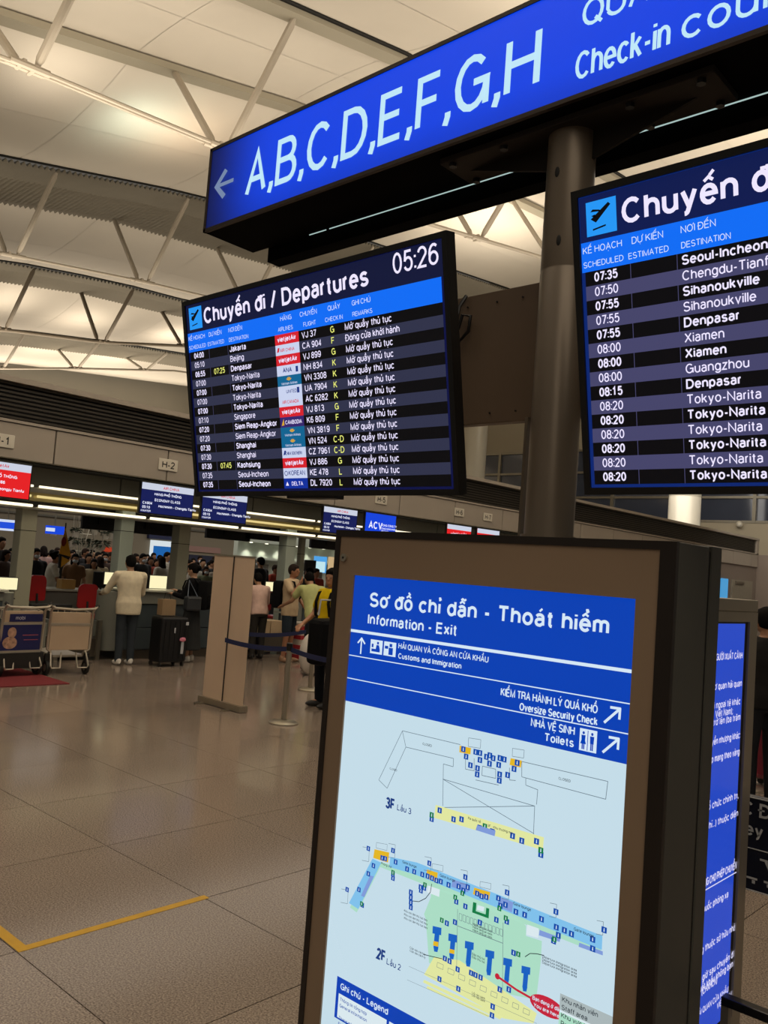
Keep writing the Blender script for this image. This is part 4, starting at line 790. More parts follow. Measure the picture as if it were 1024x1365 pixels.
m_gb = pm('gloss_black', '#15151a', .12, .2, .05, 4)
rp = onY(980, 1338, 2.42); MB().box(-.86, .5, 2.405, 2.44, rp.z-.012, rp.z+.012, .004).build('top_bar', m_gb, rl)
MB().bar((-.85, 2.42, rp.z-.01), (-.85, 2.42, 0), .02).build('leg', m_steel_d, rl); MB().bar((.45, 2.42, rp.z-.01), (.45, 2.42, 0), .02).build('leg', m_steel_d, rl)
MB().box(-.84, .44, 2.41, 2.43, .1, .12).build('lower_bar', m_gb, rl)
ts = empty('trolley_park_sign', (-1.1, 3.62, 0), 'dark navy trolley parking sign with pale letters at the right edge', 'sign')
q0, q1 = onY(1000, 1060, 3.6), onY(1000, 1188, 3.6)
m_tsn = pm('sign_navy', '#0b1024', .35, 0, .05, 3); m_tsp = pm('sign_pale_letters', '#aeb0b4', .5)
pan = MB().box(-1.72, -.55, 3.6, 3.63, q1.z, q0.z, .006).build('panel', m_tsn, ts)
fr = MB().box(-1.72, -.55, 3.595, 3.6, q0.z-.008, q0.z-.004).box(-1.72, -.55, 3.595, 3.6, q1.z+.004, q1.z+.008).box(-1.72, -.55, 3.596, 3.6, (q0.z+q1.z)/2-.02, (q0.z+q1.z)/2-.017); fr.build('border_line', m_tsp, pan)
a = onY(1004.5, 1088, 3.594); b = onY(1017, 1118, 3.594)
def tw(s, h, w): return text2d(s, w)[1]*h*.98
lettering(pan, [('KHU VỰC', (a.x, 3.594, a.z-.0), (1, 0, 0), (0, 0, 1), .055, dict(w=.17, anchor=1)), ('ĐỂ XE ĐẨY', (a.x+.022, 3.594, a.z), (1, 0, 0), (0, 0, 1), .055, dict(w=.17)),
                ('Trolley', (b.x, 3.594, b.z), (1, 0, 0), (0, 0, 1), .05, dict(w=.17, anchor=1)), ('Parking', (b.x+.022, 3.594, b.z), (1, 0, 0), (0, 0, 1), .05, dict(w=.17))], m_tsp)
ic = MB(); ic.flat2d = True
for k in range(9):
    x = -1.6+k*.115; z = q1.z+.03
    for pl in ([(x, z+.1), (x+.012, z+.1), (x+.05, z+.02), (x+.038, z+.02)], [(x-.018, z+.1), (x+.012, z+.1), (x+.012, z+.108), (x-.018, z+.108)], [(x, z+.02), (x+.09, z+.02), (x+.09, z+.028), (x, z+.028)], [(x+.012, z+.005), (x+.024, z+.005), (x+.024, z+.018), (x+.012, z+.018)], [(x+.07, z+.005), (x+.082, z+.005), (x+.082, z+.018), (x+.07, z+.018)]):
        ic.add([(p, 3.594, r) for p, r in pl], [(0, 1, 2, 3)])
ic.build('trolley_icons', m_tsp, pan)
for x in (-1.6, -1.06, -1.0, -.65): MB().box(x-.018, x+.018, 3.635, 3.67, 0, q0.z-.01).build('post', m_steel_d, ts)

# ------------------------------------------------------------------ stanchions and belts
m_belt = pm('navy_belt', '#16204a', .7, 0, .1, 30)
def stanchion(p, lab, h=.86):
    o = empty('queue_stanchion', (p.x, p.y, 0), lab, 'stanchion', 'steel queue stanchions')
    b = MB().lathe((p.x, p.y, 0), [(.16, 0), (.16, .012), (.13, .028), (.04, .04)], 28); b.smooth = True; b.build('base', m_steel, o)
    s = MB().lathe((p.x, p.y, 0), [(.03, .03), (.03, h-.06)], 20); s.smooth = True; s.build('post', m_steel, o)
    c = MB().lathe((p.x, p.y, 0), [(.034, h-.08), (.034, h), (.02, h+.008)], 20); c.smooth = True; c.build('head', m_black, o); return o
s1 = onZ(378, 964); s2 = onZ(413, 920); stanchion(s1, 'nearest queue stanchion, right of the white roll-up banner'); stanchion(s2, 'queue stanchion half hidden by the person in yellow')
s3 = onZ(1004, 1062); s3 = EYE+(s3-EYE)*1.0; p = onZ(1005, 930, .82); stanchion(Vector((p.x, p.y, 0)), 'queue stanchion above the trolley parking sign')
def belt(a, b, lab, z=.8, sag=.03):
    n = 8; m = MB(); pts = []
    for k in range(n+1): t_ = k/n; q = a.lerp(b, t_); q.z = z-sag*4*t_*(1-t_); pts.append(q)
    nn = Vector((b.y-a.y, a.x-b.x, 0)).normalized()*.0015
    for u_, v_ in zip(pts, pts[1:]): m.add([u_-nn+Vector((0,0,-.026)), v_-nn+Vector((0,0,-.026)), v_-nn+Vector((0,0,.026)), u_-nn+Vector((0,0,.026)), u_+nn+Vector((0,0,-.026)), v_+nn+Vector((0,0,-.026)), v_+nn+Vector((0,0,.026)), u_+nn+Vector((0,0,.026))], [(0,1,2,3),(7,6,5,4),(0,4,5,1),(3,2,6,7)])
    tag(m.build('queue_belt', m_belt), lab, 'belt', 'navy queue belts')
bl = onZ(300, 853, .8); belt(s1, bl, 'navy belt running left from the nearest stanchion behind the banner'); br = onZ(470, 884, .8); belt(s1, br, 'navy belt running right from the nearest stanchion behind the kiosk')
ua, ub = onZ(328, 845, .8), onZ(408, 842, .8); belt(ua, ub, 'navy belt farther back, in front of the beige-shirted man')
p2 = Vector((p.x, p.y, 0)); belt(p2, p2+Vector((1.6, .3, 0)), 'navy belt at the right edge beside the person in black')

# ------------------------------------------------------------------ roll-up banner seen from behind
A = onZ(268, 935); B = onZ(324, 951); A.z = B.z = 0; u = (B-A).normalized(); n_ = Vector((u.y, -u.x, 0)); L_ = (B-A).length
bn = empty('roll_up_banner', (A+B)/2, 'blank back of a tall beige roll-up banner on the floor', 'banner')
def ob(mb, s0, s1, d0, d1, z0, z1, lean=0.):
    c = [];
    for z in (z0, z1):
        for s_, d_ in ((s0, d0), (s1, d0), (s1, d1), (s0, d1)): q = A+u*s_+n_*(d_-lean*z); c.append((q.x, q.y, z))
    return mb.add(c, [(0, 3, 2, 1), (4, 5, 6, 7), (0, 1, 5, 4), (1, 2, 6, 5), (2, 3, 7, 6), (3, 0, 4, 7)])
m_ban = pm('banner_back_fabric', '#c9b096', .75, 0, .03, 3, .1)
ob(MB(), .02, L_-.02, -.004, 0, .06, 1.765).build('fabric', m_ban, bn); ob(MB(), 0, L_, -.06, .05, .008, .075).build('base_cassette', m_steel, bn)
ob(MB(), .01, L_-.01, -.012, .006, 1.755, 1.775).build('top_rail', m_steel, bn)
q = A+u*L_*.52+n_*.012; MB().tube([(q.x, q.y, .07), (q.x, q.y, 1.76)], .007, 8).build('support_rod', m_blackm, bn)
for s_ in (.12, L_-.2): q = A+u*s_; MB().bar((q.x+n_.x*-.16, q.y+n_.y*-.16, .008), (q.x+n_.x*.17, q.y+n_.y*.17, .008), .035, .012).build('foot', m_steel, bn)

# ------------------------------------------------------------------ luggage trolleys
m_tr = pm('trolley_steel', '#b4aa98', .35, .5, .05, 4); m_beige = pm('trolley_beige_panel', '#b8a084', .55, 0, .05, 3); m_rub = pm('rubber_black', '#15140f', .7, 0, .1, 8)
def trolley(ad):
    o = empty('luggage_trolley', (0, 0, 0))
    for y in (-.29, .29):
        s = MB().tube([(.0, y*.78, .30), (.0, y, .34), (.02, y, .84), (.10, y, .93)], .016, 8); s.smooth = True; s.build('side_frame', m_tr, o)
    hb_ = MB().tube([(.10, -.31, .93), (.12, -.27, .90), (.13, 0, .885), (.12, .27, .90), (.10, .31, .93)], .017, 8); hb_.smooth = True; hb_.build('handle', m_tr, o)
    for y in (-.31, .31): MB().tube([(.10, y*.93, .925), (.09, y*1.05, .95)], .022, 8).build('hand_grip', m_rub, o)
    MB().box(-.01, .012, -.27, .27, .33, .66, .006).build('back_panel', m_beige, o); MB().box(-.01, .012, -.27, .27, .69, .84, .006).build('top_panel', m_beige, o)
    MB().box(-.02, .015, -.275, .275, .655, .695, .004).build('cross_bar', m_tr, o)
    k = MB()
    for y in (-.26, .26): k.tube([(-.02, y, .84), (-.26, y, .86)], .01, 6)
    k.tube([(-.26, -.26, .86), (-.26, .26, .86)], .01, 6)
    for y in (-.17, -.09, 0, .09, .17): k.tube([(-.02, y, .70), (-.26, y, .72), (-.26, y, .86)], .006, 6)
    k.build('basket', m_tr, o)
    d = MB().box(-.95, 0, -.2, .2, .24, .265)
    for y in (-.24, .24): d.tube([(0, y, .33), (-.1, y, .25), (-.98, y*.6, .2)], .018, 8)
    d.build('load_deck', m_tr, o)
    for s in (-1, 1):
        w = MB().tube([(.02, s*.24, .30), (.10, s*.255, .13), (.09, s*.24, .10), (.07, s*.12, .10), (.02, s*.10, .30)], .011, 8); w.smooth = True; w.build('wire_stop', m_tr, o)
    for y, x in ((-.27, -.02), (.27, -.02), (0, -.88)):
        wl = MB().lathe((x, y, .095), [(.05, -.02), (.092, -.022), (.095, 0), (.092, .022), (.05, .02)], 18, 'y'); wl.smooth = True; wl = wl.build('wheel', m_rub, o)
        MB().lathe((x, y, .095), [(.05, -.024), (.05, .024)], 12, 'y').build('hub', m_steel_d, wl)
        MB().box(x-.03, x+.03, y-.03, y+.03, .19, .28).build('wheel_fork', m_rub, o)
    if ad:
        m_ad = pm('advert_navy', '#1d2052', .4)
        p_ = MB().box(.014, .02, -.30, .26, .33, .66).build('advert_board', m_ad, o); MB().box(.014, .02, -.2, .26, .70, .80).build('advert_strip', m_ad, o)
        MB().box(.0, .03, -.3, .27, .28, .33).build('bumper', m_tr, o)
        lettering(o, [('mobi', (.022, -.12, .725), (0, 1, 0), (0, 0, 1), .05, dict(w=.15))], pm('advert_lettering', '#b9b6c4', .5), 'advert_lettering')
        mb = MB(); mb.flat2d = True
        for (y, z, r1, r2) in ((-.15, .56, .06, .07), (-.17, .43, .1, .08)): mb.add([(.0215, y+r1*math.cos(a*PI/8), z+r2*math.sin(a*PI/8)) for a in range(16)], [tuple(range(16))])
        mb.build('portrait_print', pm('portrait_tone', '#a9846c', .6, 0, .4, 25), p_)
        mb = MB().box(.02, .0215, .02, .22, .46, .468).box(.02, .0215, .0, .22, .52, .53); mb.build('print_line', pm('print_rose', '#a5505c', .5), p_)
        MB().box(-.06, .06, -.34, .30, .1, .3).build('nested_frame', m_rub, o)
    return o
t1 = trolley(True); t1.location = (-10.93, 5.10, 0.012); t1.rotation_euler.z = math.radians(6); tag(t1, 'luggage trolley with a navy advertising board on the red carpet', 'trolley', 'luggage trolleys')
t2 = trolley(False); t2.location = (-10.93, 5.76, 0); t2.rotation_euler.z = math.radians(-6); tag(t2, 'luggage trolley with plain beige panels standing beside the red carpet', 'trolley', 'luggage trolleys')

# ------------------------------------------------------------------ check-in counters
m_slate = pm('counter_slate', '#3d464a', .45, .1, .05, 2); m_clad = pm('counter_cladding_grey', '#77786f', .45, .1, .04, 2); m_top = pm('counter_top_pale', '#b3b3a2', .25, 0, .04, 3); m_kick = pm('kick_plate_steel', '#6e675b', .35, .8, .05, 3)
def counter(y0, y1, lab, zt=1.12):
    o = empty('check_in_counter', (-12.5, (y0+y1)/2, 0), lab, 'counter', 'check-in counters'); x0, x1 = -13.0, -12.15
    MB().box(x0+.1, x1-.05, y0+.05, y1-.05, .14, zt-.2).build('body', m_slate, o)
    n = max(1, round((y1-y0)/1.0)); w = (y1-y0)/n
    for k in range(n):
        MB().box(x1-.05, x1, y0+k*w+.006, y0+(k+1)*w-.006, .16, .5, .004).build('lower_front_panel', m_slate, o); MB().box(x1-.05, x1, y0+k*w+.006, y0+(k+1)*w-.006, .51, .88, .004).build('front_panel', m_slate, o)
    MB().box(x1-.06, x1+.02, y0, y1, .89, zt-.04, .008).build('fascia', m_clad, o)
    MB().box(x1-.42, x1+.07, y0-.04, y1+.04, zt-.035, zt, .008).build('shelf_top', m_top, o)
    MB().box(x0, x1-.42, y0, y1, .72, .75).build('desk_top', m_top, o)
    MB().box(x0+.1, x1-.08, y0+.08, y1-.08, 0, .14).build('kick_plate', m_kick, o)
    for y in (y0, y1):
        c = MB().lathe((x1-.26, y, 0), [(.24, .14), (.24, zt-.05)], 24); c.smooth = True; c.build('rounded_end', m_clad, o)
    return o
counter(2.6, 5.35, 'check-in counter at the left edge behind the advertising trolley', 1.05); counter(7.2, 9.9, 'long slate check-in counter where two travellers stand', 1.12)
counter(11.1, 13.3, 'slate check-in counter behind the beige-shirted man', 1.1); counter(14.6, 17.4, 'farthest check-in counter, mostly hidden by people', 1.1)
def scale(y0, y1, lab):
    o = empty('baggage_scale', (-12.6, (y0+y1)/2, 0), lab, 'scale', 'baggage scales between counters')
    MB().box(-13.1, -12.2, y0, y1, .05, .34, .01).build('body', m_kick, o); MB().box(-13.05, -12.25, y0+.08, y1-.08, .34, .37).build('belt', m_rub, o)
    for y in (y0, y1):
        MB().box(-12.24, -12.16, y-.03, y+.03, 0, .62).build('guard_post', m_steel_d, o); MB().box(-13.1, -12.2, y-.02, y+.02, .36, .60).build('side_guard', m_clad, o)
    MB().box(-13.2, -13.1, y0, y1, .0, .78).build('rear_flap', m_rub, o); return o
scale(6.22, 6.9, 'baggage scale between the trolleys and the man in the cream shirt'); scale(10.18, 10.82, 'baggage scale in front of the beige-shirted man')
# conveyor casings behind the trolleys
cv = empty('conveyor_casing', (-13.7, 5.2, 0), 'low pale conveyor casing behind the trolleys', 'conveyor')
MB().box(-15.0, -14.4, 4.9, 8.8, .0, .92, .02).build('casing', m_clad, cv); MB().box(-15.05, -14.35, 4.9, 8.8, .92, .96, .01).build('top', m_top, cv)
wb = MB().box(-.1, .1, -.13, .13, 0, .17, .005); wb = wb.build('cardboard_box', pm('cardboard', '#b58d4e', .8, 0, .08, 6)); wb.location = (-14.6, onX(87, 790, -14.6).y, .96); tag(wb, 'small yellow-brown cardboard box on the conveyor casing', 'box')
bk = MB().lathe((0, 0, 0), [(.10, 0), (.12, .2), (.125, .205), (.12, .21)], 24); bk.smooth = True; bk = bk.build('paper_cup_bucket', pm('white_tub', '#c9c3b4', .5)); bk.location = (-11.9, 5.62, .62)
st = MB().box(-12.1, -11.72, 5.42, 5.82, .0, .62, .01).build('side_table', m_clad); tag(st, 'small grey side cabinet between the trolleys and the counter', 'cabinet'); tag(bk, 'white tub standing on the grey side cabinet', 'tub')
def desk_monitor(px, py, w, h, X, lab, on=True):
    p = onX(px, py, X); o = empty('computer_monitor', (X, p.y, p.z-h/2-.12), lab, 'monitor', 'counter computer monitors')
    MB().box(X-.04, X, p.y-w/2, p.y+w/2, p.z-h/2, p.z+h/2, .006).build('housing', m_black, o)
    MB().box(X, X+.003, p.y-w/2+.012, p.y+w/2-.012, p.z-h/2+.012, p.z+h/2-.012).build('screen', em('monitor_cream', '#f3e9b8', 1.1) if on else m_black, o)
    MB().tube([(X-.03, p.y, p.z-h/2+.02), (X-.03, p.y, p.z-h/2-.12)], .02, 8).build('neck', m_black, o); MB().box(X-.12, X+.06, p.y-.1, p.y+.1, p.z-h/2-.125, p.z-h/2-.11).build('foot', m_black, o); return o
desk_monitor(211, 776, .36, .24, -12.75, 'lit cream computer monitor right of the cream-shirted man'); desk_monitor(148, 771, .26, .22, -12.7, 'lit computer monitor left of the cream-shirted man')
desk_monitor(11, 778, .3, .2, -12.75, 'lit computer monitor at the left picture edge'); desk_monitor(362, 782, .32, .2, -12.8, 'lit computer monitor above the belt right of the banner'); desk_monitor(136, 773, .34, .3, -14.7, 'dark computer monitor left of the second column', False)
m_red = pm('chair_red_plastic', '#a31d1f', .45, 0, .05, 4)
def chair(px, py, X, lab, rz=0.):
    p = onX(px, py, X); o = empty('office_chair', (0, 0, 0)); h = p.z
    ol = [(-.15, -.22), (.15, -.22), (.175, -.19)]+[(.175*math.cos(t_*PI/10)**.5 if t_ < 5 else 0, .08+.13*math.sin(t_*PI/10)) for t_ in range(5)]
    ol += [(-y_, z_) for y_, z_ in ol[:1:-1]]
    s = MB().poly([(-.02, y_, z_+h) for y_, z_ in ol], (.04, 0, 0)); s.build('backrest', m_red, o)
    MB().box(.04, .46, -.22, .22, h-.36, h-.30, .02).build('seat', m_red, o); MB().tube([(.02, 0, h-.1), (.05, 0, h-.33), (.2, 0, h-.34)], .02, 8).build('back_stem', m_blackm, o)
    MB().tube([(.25, 0, h-.33), (.25, 0, .1)], .03, 10).build('gas_column', m_blackm, o)
    for k in range(5):
        a = k*2*PI/5; e = (.25+.28*math.cos(a), .28*math.sin(a), .06); MB().tube([(.25, 0, .12), e], [.025, .015], 8).build('base_arm', m_blackm, o); MB().ell((e[0], e[1], .03), .03, .03, .03, 8, 6).build('caster', m_rub, o)
    o.location = (X, p.y, 0); o.rotation_euler.z = rz; return tag(o, lab, 'chair', 'red office chairs')
chair(49, 783, -13.85, 'red office chair just right of the left column', .25); chair(117, 794, -13.85, 'red office chair left of the man in the cream shirt', -.15); chair(355, 800, -14.0, 'red office chair behind the beige-shirted man', .3)
# suitcase, paper bag, striped bags
su = empty('suitcase', (-11.36, 7.62, 0), 'large black suitcase with pink ribbon beside the woman in black', 'suitcase'); m_sb = pm('suitcase_black', '#0d0d0e', .45, 0, .1, 10)
MB().box(-11.52, -11.2, 7.38, 7.86, .07, .76, .03).build('shell', m_sb, su)
for k in range(5): MB().box(-11.2, -11.193, 7.44+k*.09, 7.46+k*.09, .12, .70).build('rib', m_sb, su)
MB().tube([(-11.42, 7.52, .76), (-11.42, 7.52, .98), (-11.42, 7.72, .98), (-11.42, 7.72, .76)], .01, 6).build('pull_handle', m_blackm, su)
for x in (-11.48, -11.24):
    for y in (7.42, 7.82): MB().lathe((x, y, .035), [(.02, -.014), (.035, -.014), (.035, .014), (.02, .014)], 12, 'y').build('wheel', m_rub, su)
MB().ell((-11.18, 7.76, .42), .02, .06, .035, 8, 6).build('ribbon', pm('pink_ribbon', '#c9758a', .7), su); MB().box(-11.19, -11.185, 7.74, 7.79, .2, .4).build('tag_strip', m_tsp, su)
MB().box(-11.19, -11.185, 7.60, 7.62, .52, .6).build('logo_plate', m_tsp, su); MB().box(-11.19, -11.185, 7.80, 7.85, .64, .69).build('sticker', m_tsp, su)
pb = MB().box(-11.50, -11.36, 7.46, 7.70, .775, 1.02); pbo = empty('paper_bag', (-11.43, 7.58, .775), 'brown paper bag standing on the black suitcase', 'bag'); pb.build('bag_body', pm('kraft_paper', '#8d7556', .8, 0, .06, 8), pbo)
MB().tube([(-11.43, 7.52, 1.02), (-11.43, 7.54, 1.12), (-11.43, 7.62, 1.12), (-11.43, 7.64, 1.02)], .004, 6).build('bag_handle', m_rub, pbo)
def woven(px, py, lab, w=.42, h=.34):
    p = onZ(px, py); o = empty('woven_bag', (p.x, p.y, 0), lab, 'bag', 'striped woven bags'); m_w = pm('woven_white', '#b9b2a6', .7); m_r = pm('woven_red', '#a3202a', .7)
    MB().box(p.x-.2, p.x+.2, p.y-w/2, p.y+w/2, 0, h*2, .04).build('bag_body', m_w, o)
    for k in range(4): MB().box(p.x-.206, p.x+.206, p.y-w/2-.006, p.y+w/2+.006, .05+k*.17, .12+k*.17).build('red_stripe', m_r, o)
woven(400, 880, 'red and white striped woven bag right of the beige-shirted man')
sbg = MB().ell((0, 0, .33), .16, .2, .33, 14, 10); sbg.smooth = True; p = onZ(412, 900); sbg = sbg.build('plastic_sack', pm('white_plastic', '#c6beb4', .5, 0, .05, 8)); sbg.location = (p.x, p.y, 0); tag(sbg, 'white plastic sack beside the striped woven bag', 'sack')
# cardboard boxes on the scale right of the banner
for k, (y, z, c) in enumerate(((10.3, .375, 'lower'), (10.62, .375, 'right'))):
    b_ = MB().box(-.2, .2, -.15, .15, 0, .24, .005).build('carton', pm('carton_pale', '#b39b7a', .8, 0, .08, 5)); b_.location = (-12.5, y, z); tag(b_, 'pale carton on the baggage scale right of the banner, %s' % ('nearer the banner' if k == 0 else 'nearer the beige-shirted man'), 'carton', 'cartons on the baggage scale')

# ------------------------------------------------------------------ area behind the counters
struct('wall_concourse', MB().box(-27.2, -27, 2, 40, 0, 6.2), pm('concourse_wall_beige', '#8f8470', .65, 0, .04, .6))
struct('trim_1', MB().box(-27.05, -26.9, 2, 40, 2.62, 2.68), m_greyp)
d = empty('door_3', (-26.9, 15.9, 0), kind='structure'); a = onX(217, 740, -26.95)
MB().box(-26.98, -26.9, a.y-.55, a.y+.55, 0, 2.15).build('door_frame', em('door_lightbox', '#dfe8ea', .9), d); MB().box(-26.9, -26.88, a.y-.45, a.y+.3, .05, 1.95).build('door_leaf', em('door_blue_panel', '#1e6fc0', .7), d)
s_ = MB().box(-26.99, -26.85, a.y-.7, a.y+.75, 2.2, 2.5).build('door_header_sign', pm('header_navy', '#242d58', .5)); tag(s_, 'dark navy sign panel above the lit blue door', 'sign')
def wallpanel(px0, py0, px1, py1, X, mat, name, lab, cat, th=.05, grp=None):
    a, b = onX(px0, py0, X), onX(px1, py1, X); o = MB().box(X, X+th, min(a.y, b.y), max(a.y, b.y), min(a.z, b.z), max(a.z, b.z)).build(name, mat); return tag(o, lab, cat, grp)
wallpanel(248, 727, 293, 738, -26.98, pm('poster_pink', '#a8837a', .6, 0, .1, 2), 'wall_poster', 'long pinkish poster strip high on the far wall', 'poster')
wallpanel(252, 739, 284, 752, -27.0, pm('poster_navy', '#23263f', .6, 0, .2, 3), 'wall_drape', 'dark navy draped banner below the pinkish poster', 'banner')
wallpanel(138, 729, 150, 736, -26.98, em('red_lit_sign', '#b83a1c', .8), 'shop_sign', 'small red lit sign left of the second column', 'sign')
o = wallpanel(0, 694, 19, 706, -20, em('lit_sign_blue', '#1e4bd0', 1.1), 'hanging_lightbox', 'blue and white hanging lightbox at the left edge', 'sign'); a = onX(9, 700, -19.93)
MB().box(-19.95, -19.94, a.y-.6, a.y+.2, a.z+.07, a.z+.13).build('white_band', em('lit_white', '#cdd8f0', 1.0), o); MB().box(-19.95, -19.94, a.y-.6, a.y+.2, a.z-.13, a.z-.08).build('white_band', _M['lit_white'], o)
o = wallpanel(61, 700, 84, 713, -21, em('lit_sign_blue_2', '#1346d8', 1.0), 'hanging_lightbox', 'blue hanging lightbox just left of the flag', 'sign')
a = onX(66, 706, -20.9); MB().box(-20.94, -20.93, a.y-.08, a.y+.16, a.z-.04, a.z+.05).build('white_mark', _M['lit_white'], o)
# bright shopfront with scalloped downlights right of the banner
sf = empty('lit_shop', (-21, 20, 0), 'bright white shopfront with row of downlights behind the queue', 'shop')
a, b = onX(318, 717, -21), onX(378, 780, -21); m_sw = pm('shop_white', '#c5cdbf', .5, 0, .03, 2)
MB().box(-21.2, -21, a.y, b.y+2.2, 0, a.z).build('wall', m_sw, sf); MB().box(-21, -20.6, a.y, b.y+2.2, a.z-.1, a.z+.5).build('canopy', m_sw, sf)
MB().box(-21, -20.7, a.y, b.y+2.2, a.z-.62, a.z-.56).build('shelf', m_sw, sf); MB().box(-20.98, -20.9, a.y+.3, a.y+1.2, 0, 1.6).build('counter_block', m_greyp, sf)
for k in range(7):
    y = a.y+.35+k*.62; MB().lathe((-20.8, y, a.z-.115), [(.05, 0), (.05, .015)], 12).build('downlight', em('downlight_glow', '#fff7e0', 3), sf); spot('shop_downlight', (-20.82, y, a.z-.13), 14, (1, .96, .82), (-.12, 0, -1), 70, .03, .3)
wallpanel(419, 741, 433, 764, -18.5, em('kiosk_screen_blue', '#4f9fe0', 1.0), 'lit_display', 'lit blue and white display above the bending traveller', 'display'); a = onX(426, 756, -18.4)
wallpanel(419.5, 748, 432.5, 763, -18.44, em('kiosk_screen_white', '#bfe3ea', 1.0), 'lit_poster', 'white lower poster of the lit display above the queue', 'display', .01)
wallpanel(438, 742, 449, 762, -19, em('warm_window', '#d9b98a', .8), 'lit_display', 'warm lit panel beside the left edge of the kiosk', 'display')
wallpanel(406, 746, 419, 762, -17.6, m_black, 'dark_display', 'black screen back left of the lit blue display', 'display')
def hang(o, x, y, z0, z1): MB().tube([(x, y, z0), (x, y, z1)], .015, 6).build('hanger' if z1 > z0 else 'stand', m_steel_d, o)
struct('trim_2', MB().box(-27, -16, 2, 40, 4.7, 4.8), m_farwall)
for o_ in [q for q in COL.objects if q.parent is None and q.name.split('.')[0] in ('hanging_lightbox', 'lit_display', 'lit_poster', 'dark_display')]:
    vs_ = [v.co for v in o_.data.vertices]; y_ = sum(v.y for v in vs_)/len(vs_); x_ = sum(v.x for v in vs_)/len(vs_)
    if o_.name.startswith('hanging'): hang(o_, x_-.0, y_, max(v.z for v in vs_)-.01, 4.7)
    else: MB().box(x_-.05, x_+.0, y_-.12, y_+.12, 0, min(v.z for v in vs_)+.02).build('stand', m_steel_d, o_)
# hanging planters
m_leaf = pm('leaf_dark_green', '#2c3320', .7, 0, .25, 10); m_pot = pm('pot_white', '#b7ae9c', .6)
for k, (px, py, r, lab) in enumerate(((72, 706, .35, 'above the blue lightbox'), (101, 708, .4, 'top left of the cluster'), (126, 706, .45, 'top middle of the cluster'), (141, 712, .38, 'pair, left one by the column'), (151, 711, .36, 'pair, right one by the column'),
                                     (98, 722, .5, 'lower row, leftmost'), (112, 723, .6, 'lower row, second'), (124, 727, .55, 'lower row, third'), (136, 726, .6, 'lower row, rightmost'))):
    p = onX(px, py, -22.0-(k*5 % 4)*.75); r *= .8; o = empty('hanging_planter', p, 'hanging green planter %s' % lab, 'plant', 'hanging planters beyond the counters'); f = MB()
    for q in range(46):
        a = random.uniform(0, 2*PI); e = random.uniform(-.9, 1.1); L2 = r*random.uniform(.4, .8); t_ = Vector((math.cos(a)*math.cos(e), math.sin(a)*math.cos(e), math.sin(e)*.5))*L2; c = p+Vector((0, 0, .05)); w_ = t_.cross(Vector((0, 0, 1))); w_ = (w_.normalized() if w_.length > .01 else Vector((1, 0, 0)))*.035
        f.add([c+t_*.25, c+t_*.65+w_, c+t_+Vector((0, 0, -.06)), c+t_*.65-w_], [(0, 1, 2, 3)])
    tag(f.build('foliage', m_leaf, o), kind='stuff'); MB().lathe((p.x, p.y, p.z-.16), [(.08, 0), (.13, .16), (.135, .17)], 14).build('pot', m_pot, o)
    MB().tube([(p.x, p.y, p.z), (p.x, p.y, 4.7)], .008, 5).build('cord', m_steel_d, o)
lat = empty('wire_lattice', (-23.2, 13, 1.5), 'pale wire lattice holding the hanging planters', 'lattice'); a, b = onX(96, 720, -23.2), onX(122, 720, -23.2)
for k in range(9): y = a.y+(b.y-a.y)*k/8; MB().tube([(-23.2, y, 0), (-23.2, y, .9), (-23.2, y+.1*math.sin(k), 1.9), (-23.2, y+.28*math.sin(k*1.3), 3.3)], .014, 6).build('bar', m_steel, lat)
for z in (1.6, 2.1): MB().tube([(-23.2, a.y, z), (-23.2, b.y, z)], .012, 6).build('bar', m_steel, lat)
# flag
fl = empty('hanging_flag', onX(86, 735, -15.2), 'yellow pointed flag on a pole beside the left column', 'flag'); a = onX(87, 704, -15.2); b = onX(78, 738, -15.2); c = onX(93, 742, -15.2); d_ = onX(79, 757, -15.2); e_ = onX(92, 747, -15.2)
m_fl = pm('flag_yellow', '#e8a628', .7, 0, .08, 10); f = MB()
def tri(m, pts): m.poly([(p.x+.02*i, p.y, p.z) for i, p in enumerate(pts)], (.012, 0, 0))
tri(f, [a, b, c]); tri(f, [onX(81, 741, -15.2), d_, e_]); f.build('cloth', m_fl, fl)
MB().bar(b, c, .05).bar(onX(80.5, 739, -15.18), onX(79, 757, -15.18), .04).build('dark_border', m_rub, fl); MB().tube([a+Vector((-.03, .02, .1)), (a.x-.03, a.y+.03, 0)], .012, 6).build('pole', m_rub, fl); e = onX(85, 722, -15.16); MB().ell(e, .01, .05, .09, 8, 6).build('red_mark', pm('flag_red', '#8c2418', .7), fl)


# ------------------------------------------------------------------ people
DG = None
def remeshed(mb, name, mat, vox, smooth=2):
    me = bpy.data.meshes.new(name); me.from_pydata(mb.v, [], mb.f); me.update()
    bm = bmesh.new(); bm.from_mesh(me); bmesh.ops.recalc_face_normals(bm, faces=bm.faces); bm.to_mesh(me); bm.free()
    o = bpy.data.objects.new('tmp', me); COL.objects.link(o)
    md = o.modifiers.new('r', 'REMESH'); md.mode = 'VOXEL'; md.voxel_size = vox
    if smooth: m2 = o.modifiers.new('s', 'SMOOTH'); m2.factor = .5; m2.iterations = smooth
    bpy.context.view_layer.update(); dg = bpy.context.evaluated_depsgraph_get()
    r = bpy.data.meshes.new_from_object(o.evaluated_get(dg)); r.name = name; bpy.data.objects.remove(o); bpy.data.meshes.remove(me)
    r.materials.clear(); r.materials.append(mat); r.polygons.foreach_set('use_smooth', [True]*len(r.polygons)); r.update(); return r
